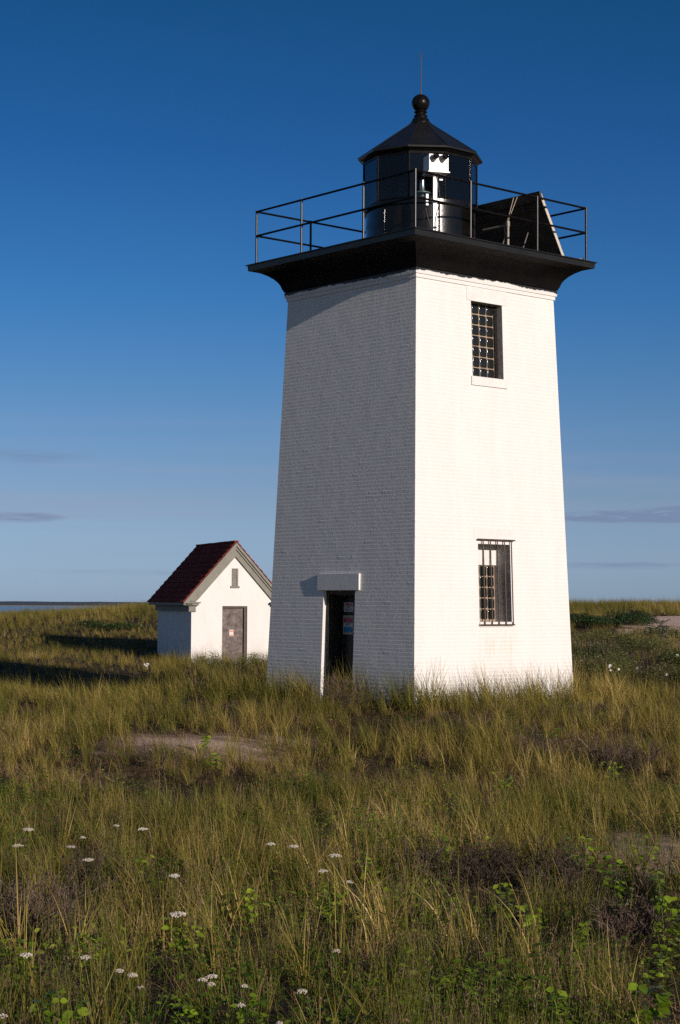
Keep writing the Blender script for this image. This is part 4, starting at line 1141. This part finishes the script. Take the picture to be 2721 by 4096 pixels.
# shapes of the vegetation: where the shrubs stand (in bearing/distance)
def zone(x, y, u0, u1, s0, s1, eu=.015, es=1.0):
    s_ = y - CAM[1]; u_ = (x - CAM[0]) / s_
    wob = hash_noise(x, y, 1.1)
    return np.clip((u_ - u0) / eu + wob * .5, 0, 1) * np.clip((u1 - u_) / eu + wob * .5, 0, 1) * np.clip((s_ - s0) / es + wob * .5, 0, 1) * np.clip((s1 - s_) / es + wob * .5, 0, 1)
def grass_cover(x, y):
    c = 1 - bare(x, y)
    s_ = y - CAM[1]
    clump = np.clip(.6 + 1.4 * hash_noise(x, y * .6, 1.7), .08, 1)
    c = c * np.where(s_ < 60, clump, 1)
    c = c * (1 - .85 * zone(x, y, .128, .5, 41.5, 60, .01, 1.5))      # rose thicket
    c = c * (1 - .9 * zone(x, y, .125, .166, 63, 73, .01, 1.5))
    return c
def place(kind, name, dens, label, cat, sclf, coverf, tilt=.12):
    PX = []; SC = []
    for (s0, s1, d) in dens:
        area = .27 * 2 * (s1 ** 2 - s0 ** 2) / 2
        x, y, s_, u_ = wedge(int(area * d), s0, s1)
        keep = (rng.random(len(x)) < coverf(x, y, s_, u_)) & clear(x, y)
        x, y, s_ = x[keep], y[keep], s_[keep]
        PX.append(np.stack([x, y, ground(x, y) - .01], 1)); SC.append(sclf(x, y, s_))
    return scatter(name, kind, np.concatenate(PX), np.concatenate(SC), label, cat, tilt)
def near_wall(x, y):
    d_ = np.stack([x * math.cos(a_) + y * math.sin(a_) for a_ in ANG]).max(0); return np.clip((d_ - 2.4) / 1.0, 0, 1)
def hscale(x, y, s_):
    k = np.ones(len(x))
    k *= 1 - .45 * np.clip(1 - abs(s_ - 25.5) / 4.5, 0, 1) * np.clip((.0 - (x - CAM[0]) / s_) / .05, 0, 1)   # short grass before the bare strip
    k *= 1 + .15 * hash_noise(x, y, .9)
    u_ = (x - CAM[0]) / s_; k *= 1 - .42 * np.clip((s_ - 42) / 2, 0, 1) * np.clip((84 - s_) / 6, 0, 1) * np.clip((.05 - u_) / .05, 0, 1) * np.clip((-7.0 - x) / 1.0 + (s_ < 52), 0, 1)
    k *= 1 - .25 * np.clip(1 - abs(s_ - 36) / 4, 0, 1)
    k *= 1 - .2 * np.clip((s_ - 15) / 5, 0, 1)
    far = np.clip((s_ - 55) / 20, 0, 1); k *= 1 - .15 * far
    return k
def near_fade(s_): return np.clip((s_ - 9) / 9, .12, 1)
# --- countable plants
KEEP = []
def plant_thing(name, x, y, z, label, cat, group=None):
    r_ = {'leafy_plant': .28, 'twiggy_shrub': .5, 'yarrow': .06}.get(name)
    if r_ and y - CAM[1] < 36 and not (y - CAM[1] > 23 and x < -1): KEEP.append((x, y, r_))
    return empty(name, (x, y, z), label, cat, group)
def add_part(s, name, mats, parent):
    o = s.make(name, mats); o.parent = parent; o.matrix_parent_inverse = Matrix(); return o      # built in the thing's own frame

def twig_shrub(px, py, hgt, rad, label, n_main=26, leafy=0.0, group=None, dens=1.0):
    x, y, z, s_ = at_px(px, py, hgt * .7)
    t_ = plant_thing('twiggy_shrub', x, y, z, label, 'shrub', group)
    s = Strips(); lf = Strips()
    def grow(p, d, L_, w_, lev):
        n_ = 4; pts = [p]
        dd = d.copy()
        for i in range(n_):
            dd = dd + np.array([rnd.gauss(0, .18), rnd.gauss(0, .18), rnd.gauss(.02, .12)]); dd /= np.linalg.norm(dd); pts.append(pts[-1] + dd * L_ / n_)
        col = min(1, max(0, rnd.gauss(.45, .25)))
        for (a_, b_) in zip(pts[:-1], pts[1:]):
            ax = np.cross(b_ - a_, np.array([rnd.uniform(-1, 1), rnd.uniform(-1, 1), rnd.uniform(-1, 1)])); ax /= max(np.linalg.norm(ax), 1e-6)
            s.quad([a_ - ax * w_, a_ + ax * w_, b_ + ax * w_ * .8, b_ - ax * w_ * .8], col)
            ax2 = np.cross(b_ - a_, ax); ax2 /= max(np.linalg.norm(ax2), 1e-6)
            if lev < 2: s.quad([a_ - ax2 * w_, a_ + ax2 * w_, b_ + ax2 * w_ * .8, b_ - ax2 * w_ * .8], col)
        if lev < 2:
            for q_ in range(rnd.randint(4, 6) if lev else 7):
                i = rnd.randint(1, n_); nd = (pts[i] - pts[i - 1]); nd /= np.linalg.norm(nd); nd = nd + np.array([rnd.gauss(0, .6), rnd.gauss(0, .6), rnd.gauss(.1, .4)]); nd /= np.linalg.norm(nd)
                grow(pts[i], nd, L_ * rnd.uniform(.4, .65), w_ * .62, lev + 1)
        elif rnd.random() < leafy:
            for q_ in range(2): lf.leaf(pts[rnd.randint(1, n_)], np.array([rnd.gauss(0, 1), rnd.gauss(0, 1), rnd.gauss(.3, .5)]) + 1e-3, np.array([rnd.gauss(0, .4), rnd.gauss(0, .4), 1.]), rnd.uniform(.015, .03), .012, rnd.random())
    for k in range(n_main):
        a_ = rnd.uniform(0, 6.283); r_ = rad * .6 * math.sqrt(rnd.random())
        b0 = np.array([r_ * math.cos(a_), r_ * math.sin(a_), -.02]); out_ = np.array([math.cos(a_) * r_ / rad, math.sin(a_) * r_ / rad, 1.0]) + np.array([rnd.gauss(0, .3), rnd.gauss(0, .3), 0]); out_ /= np.linalg.norm(out_)
        grow(b0, out_, hgt * rnd.uniform(.5, .8), .006, 0)
    add_part(s, 'branches', [M['twig']], t_)
    if lf.n: add_part(lf, 'leaves', [M['herb']], t_)
    return t_
twig_shrub(1850, 3400, .5, .75, 'wide tangle of dark bare twigs in the middle right of the foreground', 40)
twig_shrub(2250, 3430, .5, .65, 'dark bare twig tangle beneath the bright leafy shoots at right', 34)
twig_shrub(130, 3560, .5, .6, 'dark purplish bare twig tangle at the left edge of the foreground', 34)
twig_shrub(420, 3450, .45, .4, 'smaller dark twig clump just right of the left edge tangle', 18)
twig_shrub(2480, 2990, .55, .9, 'rounded dark brown dead shrub on the slope below the rose thicket', 46)
twig_shrub(2150, 2960, .4, .6, 'low dead shrub left of the rounded brown one', 22)
twig_shrub(640, 3000, .4, .5, 'sparse dark shrub standing on the bare sand strip', 7, .3)
twig_shrub(1380, 2740, .75, .38, 'dead reddish brown weed standing in front of the lighthouse door', 16)
twig_shrub(2560, 3620, .45, .5, 'dark twig tangle at the lower right edge', 26)

def leafy(px, py, hgt, nst, label, spread=.18, ll=.06, group=None):
    x, y, z, s_ = at_px(px, py, hgt * .75)
    t_ = plant_thing('leafy_plant', x, y, z, label, 'plant', group)
    st = Strips(); lf = Strips()
    for k in range(nst):
        a_ = rnd.uniform(0, 6.283); r_ = spread * .7 * math.sqrt(rnd.random())
        az = rnd.uniform(0, 6.283); Lh = hgt * rnd.uniform(.6, 1.1)
        C_ = st.blade((r_ * math.cos(a_), r_ * math.sin(a_), -.02), az, rnd.uniform(0, .25), rnd.uniform(.1, .5), Lh, .006, rnd.uniform(.2, .8), 6, tip=.5)
        for i in range(2, 7):
            for q_ in range(2 if i < 6 else 3):
                a2 = rnd.uniform(0, 6.283); d = np.array([math.cos(a2), math.sin(a2), rnd.uniform(-.5, .35)]); L_ = ll * rnd.uniform(.6, 1.25)
                lf.leaf(C_[i] + d * .012, d, np.array([rnd.gauss(.15, .35), rnd.gauss(-.35, .35), 1.]), L_, L_ * rnd.uniform(.6, .85), rnd.random(), fold=.15)
    add_part(st, 'stems', [M['herb']], t_); add_part(lf, 'leaves', [M['leaf']], t_)
    return t_
for q in [
    (800, 2920, .5, 3, 'upper sprig of round green leaves on the bare sand strip', .12, .085), (855, 3010, .4, 3, 'lower sprig of green leaves right of the sprig on the sand strip', .12, .085),
    (1790, 3360, .5, 4, 'bright green sprout in the dark twigs left of centre right', .10, .065), (1945, 3370, .4, 3, 'small pale sprout between the twig tangles', .08, .05),
    (2310, 3400, .55, 8, 'largest cluster of bright green leaves among the dark twigs', .22, .07), (2440, 3440, .5, 5, 'bright green shoots right of the largest leaf cluster', .14, .07),
    (2500, 3520, .4, 4, 'drooping bright leaves under the right hand shoots', .14, .07), (2660, 3560, .6, 9, 'dense bright green plant cut by the right edge of the foreground', .22, .075), (2600, 3360, .45, 4, 'dark green leafy shoots near the right edge', .14, .06),
    (2650, 3800, .4, 5, 'green leafy plant low at the right edge', .16, .06), (2090, 3640, .35, 5, 'yellow green broad leaves low in the grass at centre right', .14, .08), (2300, 3700, .3, 3, 'few broad leaves right of the yellow green ones', .1, .06),
    (1320, 3560, .4, 6, 'green leaves under the pair of small yarrow heads in the middle', .15, .055), (990, 3590, .4, 3, 'leaves in shade left of the middle of the foreground', .14, .06),
    (100, 3770, .4, 3, 'single bright round leaf plant near the left edge', .05, .07), (230, 3990, .4, 4, 'clump of large green leaves at lower left', .14, .075), (350, 3760, .3, 3, 'two small pale leaves beside the left yarrow', .06, .06),
    (1000, 3980, .3, 3, 'bright leaves near the bottom, left of centre', .08, .06), (700, 4000, .3, 3, 'green leaves at the bottom between the yarrow heads', .1, .05), (720, 3730, .35, 4, 'leaf pair under the big yarrow head', .12, .06),
    (2230, 4000, .3, 3, 'leaves at the bottom right centre', .1, .06), (2590, 3990, .35, 4, 'pair of upright yellow green leaves at the bottom right', .08, .08), (1880, 3920, .25, 3, 'tiny green sprout at the bottom right of centre', .05, .05),
    (620, 3450, .35, 4, 'pale leaves high in the left foreground', .12, .06), (2000, 3550, .35, 4, 'green leaves below the wide twig tangle', .12, .06), (1480, 3450, .35, 4, 'shaded leaves left of the wide twig tangle', .12, .06)]:
    leafy(q[0], q[1], q[2], q[3], q[4], q[5], q[6], 'broad leaved green plants in the foreground')
leafy(2430, 3060, .35, 6, 'green leaves on the slope below the rounded dead shrub', .3, .06, 'broad leaved green plants in the foreground')
leafy(2030, 3110, .35, 6, 'green leaves in the grass below the sunlit lighthouse wall', .3, .06, 'broad leaved green plants in the foreground')

def yarrow(px, py, w_px, label, lean=0.0):
    hgt = rnd.uniform(.44, .58)
    x, y, z, s_ = at_px(px, py, hgt)
    R_ = w_px / 7107 * s_ / 2
    t_ = plant_thing('yarrow', x, y, z, label, 'flower', 'white yarrow flowers in the foreground')
    st = Strips(); fl = Strips()
    for tw in (0, 1.57): st.blade((0, 0, 0), 0, 0, .0, hgt - .02, .005, .3, 5, tw, tip=.6)
    for k in range(9):
        a_ = rnd.uniform(0, 6.283); st.blade((0, 0, hgt - .07), a_, .2, .9, .06, .003, .3, 3, tip=.5)
    for k in range(8):
        a_ = rnd.uniform(0, 6.283); zz = rnd.uniform(.05, hgt * .7); st.blade((0, 0, zz), a_, .7, .6, .08, .012, rnd.random(), 4)
    n_ = 46
    for k in range(n_):
        r_ = R_ * math.sqrt((k + .5) / n_) * rnd.uniform(.85, 1.1); a_ = k * 2.39996 + rnd.uniform(-.3, .3)
        c_ = np.array([r_ * math.cos(a_), r_ * math.sin(a_), hgt - .012 * (r_ / R_) ** 2 + rnd.uniform(-.004, .004)])
        fr_ = R_ * .17 * rnd.uniform(.8, 1.3); col = rnd.random()
        a0_ = rnd.uniform(0, 1.5)
        ring = [c_ + np.array([fr_ * math.cos(a0_ + q_ * 1.5708), fr_ * math.sin(a0_ + q_ * 1.5708), 0]) for q_ in range(4)]
        topq = [c_ + np.array([fr_ * .7 * math.cos(a0_ + q_ * 1.5708), fr_ * .7 * math.sin(a0_ + q_ * 1.5708), fr_ * .6]) for q_ in range(4)]
        low = [c_ + np.array([fr_ * .3 * math.cos(a0_ + q_ * 1.5708), fr_ * .3 * math.sin(a0_ + q_ * 1.5708), -fr_ * .8]) for q_ in range(4)]
        fl.quad(topq, col)
        for q_ in range(4):
            j = (q_ + 1) % 4; fl.quad([ring[q_], ring[j], topq[j], topq[q_]], col); fl.quad([low[q_], low[j], ring[j], ring[q_]], col * .6)
    add_part(st, 'stem', [M['herb']], t_); h_ = add_part(fl, 'flower_head', [M['yarrow']], t_)
YA = [(112, 3316, 46, 'yarrow head nearest the upper left of the foreground'), (70, 3380, 40, 'yarrow head just below it by the left edge'), (283, 3386, 40, 'tilted yarrow head right of the two at upper left'), (352, 3437, 46, 'yarrow head on a slanting stem over the dark twigs'),
      (570, 3314, 42, 'high yarrow head over the tall grass left of centre'), (330, 3347, 26, 'faint small yarrow head between the upper left ones'), (465, 3300, 26, 'pale small yarrow head above the slanting one'), (697, 3500, 46, 'yarrow head above the largest double one'),
      (712, 3652, 70, 'largest double white yarrow head left of centre'), (104, 3815, 54, 'broad white yarrow head at the left below the bright round leaf'), (343, 3826, 50, 'white yarrow head right of the broad left one'), (478, 3879, 36, 'white yarrow head, upper of a close pair'),
      (530, 3896, 40, 'white yarrow head, lower of a close pair'), (562, 3944, 26, 'small yellowish yarrow bud head under the close pair'), (810, 3917, 40, 'left head of the yarrow trio near the bottom'), (848, 3903, 46, 'back head of the yarrow trio near the bottom'), (843, 3933, 38, 'front head of the yarrow trio near the bottom'),
      (978, 3940, 28, 'small yarrow head right of the trio'), (963, 4016, 36, 'greyish yarrow head by the bright bottom leaves'), (1209, 3962, 42, 'dull grey yarrow head bottom centre'), (1118, 4090, 30, 'yarrow head cut by the bottom edge of the photo'), (1082, 3374, 40, 'thin faint yarrow head right of the tall grass blades'),
      (1175, 3383, 40, 'yarrow head with a bent pale stem beside it'), (1340, 3419, 46, 'yarrow head in the middle of the foreground'), (1291, 3482, 40, 'bright white yarrow head below the middle one'), (1396, 3525, 30, 'cream yarrow bud head, right of the middle pair'), (1345, 3800, 32, 'small yarrow head low in the middle'), (8, 4060, 40, 'yarrow head cut by the lower left edge of the photo')]
for q in YA: yarrow(*q)

# rose thicket and dark shrubs
def bush(px, py, hgt, rx, ry, n_leaf, ls, matk, label, cat, name, flowers=0, group=None, twigs=60):
    x, y, z, s_ = at_px(px, py, hgt * .5)
    t_ = plant_thing(name, x, y, z - .05, label, cat, group)
    lf = Strips(); tw = Strips()
    lumps = [(rnd.uniform(-.65, .65) * rx, rnd.uniform(-.65, .65) * ry, rnd.uniform(.45, 1.0) * hgt, rnd.uniform(.3, .55)) for _ in range(9)]
    P_ = []
    for k in range(n_leaf):
        lx, ly, lh, lr = lumps[rnd.randint(0, 8)]
        a_ = rnd.uniform(0, 6.283); el_ = math.asin(rnd.uniform(-.2, 1)); r_ = rnd.random() ** .33
        c_ = np.array([lx + rx * lr * r_ * math.cos(a_) * math.cos(el_), ly + ry * lr * r_ * math.sin(a_) * math.cos(el_), lh * .55 + lh * .45 * r_ * math.sin(el_)])
        c_[2] = max(c_[2], .02); L_ = ls * rnd.uniform(.7, 1.3); P_.append(c_)
        d = np.array([rnd.gauss(0, 1), rnd.gauss(0, 1), rnd.gauss(0, .5)]) + 1e-3
        lf.leaf(c_, d, np.array([rnd.gauss(0, .6), rnd.gauss(-.2, .6), 1.]), L_, L_ * .6, rnd.random(), fold=.2)
    for k in range(twigs):
        a_ = rnd.uniform(0, 6.283); r_ = math.sqrt(rnd.random()); tw.blade((rx * r_ * math.cos(a_) * .9, ry * r_ * math.sin(a_) * .9, 0), rnd.uniform(0, 6.283), rnd.uniform(0, .4), rnd.uniform(0, .5), hgt * rnd.uniform(.5, 1.0), .007, rnd.uniform(.3, 1), 4, rnd.uniform(0, 3), tip=.5)
    add_part(lf, 'leaves', [M[matk]], t_)
    if twigs: add_part(tw, 'branches', [M['twig']], t_)
    cand = [p for p in P_ if p[2] > .45 * hgt]; cand.sort(key=lambda p: p[1])
    for k in range(flowers):
        c_ = cand[int(len(cand) * .35 * rnd.random())] + np.array([0, -.04, .03]); s = Strips()
        tilt = np.array([rnd.gauss(.3, .3), rnd.gauss(-.8, .3), .6]); tilt /= np.linalg.norm(tilt)
        e1_ = np.cross(tilt, [0, 0, 1.]); e1_ /= np.linalg.norm(e1_); e2_ = np.cross(tilt, e1_)
        for q_ in range(5):
            a_ = q_ * 1.2566; d = e1_ * math.cos(a_) + e2_ * math.sin(a_) + tilt * .25; s.leaf(c_, d, tilt, .042, .045, rnd.random(), fold=.1)
        add_part(s, 'flower', [M['petal']], t_)
    return t_
RB = [(2340, 2600, .9, 1.3, 1.0, 0, 'rose bush against the right lighthouse corner'), (2420, 2660, .9, 1.4, 1.1, 2, 'rose bush with a few white flowers right of the lighthouse corner'), (2540, 2690, .9, 1.3, 1.0, 4, 'lowest rose bush bearing several white flowers'),
      (2650, 2620, 1.0, 1.4, 1.1, 4, 'flowering rose bush by the right edge of the photo'), (2480, 2580, .9, 1.5, 1.2, 0, 'rose bush without flowers in the middle of the thicket'), (2680, 2700, .8, 1.1, .9, 3, 'low rose bush cut by the right edge with white flowers'),
      (2600, 2555, .8, 1.5, 1.2, 0, 'brownish rose bush at the top of the thicket'), (2380, 2545, .8, 1.4, 1.1, 0, 'topmost rose bush left in the thicket, next to the white wall')]
for i, (px, py, h_, rx, ry, nf, lb) in enumerate(RB):
    bush(px, py, h_, rx, ry, 5200, .042, 'rose', lb, 'bush', 'rose_bush', nf, 'rose bushes forming the thicket right of the lighthouse', 170)
for (px, py, rx, lb) in [(2320, 2478, 1.5, 'dark green low shrub nearest the lighthouse below the dune crest'), (2430, 2475, 1.8, 'middle dark green low shrub below the dune crest'), (2545, 2470, 1.5, 'right dark green low shrub ending at the bare sand')]:
    bush(px, py, .75, rx, 1.4, 4200, .06, 'bay', lb, 'bush', 'dark_shrub', 0, 'dark shrubs in a row below the dune crest', 60)
bush(2700, 2528, .7, 1.5, .9, 2400, .05, 'bay', 'dark green shrub at the right edge between sand and rose thicket', 'bush', 'dark_shrub', 0, None, 30)
bush(745, 2560, .7, .5, .45, 1100, .045, 'bay', 'dark leafy shrub at the foot of the shed side wall', 'bush', 'dark_shrub', 0, None, 14)
bush(470, 2498, .6, 1.9, .7, 2600, .06, 'bay', 'dark low shrub patch in the grass left of the shed', 'bush', 'dark_shrub', 0, None, 20)
bush(1960, 2730, .5, .9, .35, 1500, .035, 'rose', 'low bush in the grass against the sunlit lighthouse wall', 'bush', 'low_bush', 0, None, 60)
bush(1010, 2640, .75, .9, .5, 1500, .04, 'rose', 'low bush in front of the shed, beside the tower edge', 'bush', 'low_bush', 0, None, 80)
bush(850, 2640, .8, 1.0, .5, 1700, .04, 'rose', 'low brownish bush in front of the shed door', 'bush', 'low_bush', 0, None, 80)
# driftwood / post stub on the sand at right
x, y, z, s_ = at_px(2655, 2508, .1)
mb = MB(); mb.tube((x - .3, y, z - .05), (x + .05, y + .1, z + .34), .07, .05, n=8); mb.tube((x + .02, y + .08, z + .28), (x + .32, y + .15, z + .42), .04, .02, n=7); mb.tube((x - .1, y + .02, z + .12), (x + .2, y - .1, z + .1), .05, .03, n=7)
M['drift'] = mat('driftwood', (.09, .075, .065), .9, noise_amt=.5, noise_scale=12)
tag(mb.build('driftwood', M['drift']), 'dark forked driftwood stump on the bare sand at the right', 'driftwood')
# pale flowers low in the grass left of the shed
x, y, z, s_ = at_px(588, 2662, .3)
t_ = plant_thing('rose_sprig', x, y, z, 'white blossom low in the grass between the shed and the tower shadow', 'flower')
s = Strips()
for q_ in range(14):
    d = np.array([rnd.gauss(0, 1), rnd.gauss(-.5, .6), rnd.gauss(.4, .5)]) + 1e-3; s.leaf(np.array([rnd.gauss(0, .05), 0, .3 + rnd.gauss(0, .03)]), d, np.array([.2, -.8, .6]), .06, .05, rnd.random())
add_part(s, 'flower', [M['petal']], t_)
s = Strips()
for q_ in range(8): s.blade((0, 0, 0), rnd.uniform(0, 6.28), .1, .3, .32, .008, .3, 4)
add_part(s, 'stem', [M['herb']], t_)
def keepout(x, y, strength=.85):
    c = np.ones(len(x))
    for (kx, ky, kr) in KEEP:
        st_ = strength * (.6 if kr == .5 else 1)
        dy = y - ky; dx = x - kx
        d_ = np.hypot(dx / kr, np.where(dy < 0, dy / (kr + .9), dy / kr)); c = np.minimum(c, 1 - st_ * np.clip(1.25 - d_, 0, 1) / .25 * (d_ < 1.25))
    return np.clip(c, 0, 1)
place('marram', 'beach_grass', [(5.5, 16, 13), (16, 30, 19), (30, 48, 19), (48, 75, 11), (75, 112, 7)], 'tall green and straw coloured beach grass covering the dunes, leaning left', 'grass',
      lambda x, y, s_: hscale(x, y, s_) * rng.uniform(.62, 1.18, len(x)), lambda x, y, s_, u_: grass_cover(x, y) * keepout(x, y, .7) *  np.clip((s_ - 8) / 12, .22, 1))
place('marram', 'wall_foot_grass', [(32.5, 39.5, 11)], 'tall beach grass along the foot of the lighthouse walls', 'grass', lambda x, y, s_: rng.uniform(.85, 1.35, len(x)), lambda x, y, s_, u_: ((np.stack([x * math.cos(a_) + y * math.sin(a_) for a_ in ANG]).max(0) < 3.6) & (s_ < 39)) * .9)
place('straw', 'dry_grass', [(5.5, 16, 4), (16, 34, 14), (34, 60, 4), (60, 100, 2)], 'dead tan grass mixed among the green beach grass', 'dry grass',
      lambda x, y, s_: hscale(x, y, s_) * rng.uniform(.6, 1.05, len(x)), lambda x, y, s_, u_: np.maximum(grass_cover(x, y), .12 * (s_ < 50)) * keepout(x, y, .6) * np.clip(.55 + .8 * hash_noise(x + 30, y, .8), .1, 1), .2)
place('wisp', 'seeding_grass', [(5, 12, 26), (12, 18, 18), (18, 26, 8)], 'fine upright seeding grass with brownish heads filling the foreground', 'grass',
      lambda x, y, s_: rng.uniform(.55, 1.1, len(x)), lambda x, y, s_, u_: keepout(x, y) * np.clip((27 - s_) / 8, 0, 1) * np.clip(.62 + 1.1 * hash_noise(x + 11, y * .7 + 5, 1.9), .08, 1), .08)
place('herb', 'ground_herbs', [(5, 14, 17), (14, 26, 9), (26, 45, 1.5)], 'low green leafy herbs growing between the grass stems', 'herbs',
      lambda x, y, s_: rng.uniform(.8, 1.6, len(x)), lambda x, y, s_, u_: (1 - bare(x, y)) * np.clip(.4 + .9 * hash_noise(x + 3, y + 15, 1.3), .05, 1), .15)
place('thatch', 'grass_litter', [(5, 16, 7), (16, 27, 8), (27, 36, 14), (36, 70, 3), (70, 90, 1.5)], 'flattened dead grass litter lying on the sand', 'litter',
      lambda x, y, s_: rng.uniform(.8, 1.5, len(x)), lambda x, y, s_, u_: 1 - .3 * bare(x, y) * (s_ < 50) - .9 * bare(x, y) * (s_ > 50), .05)
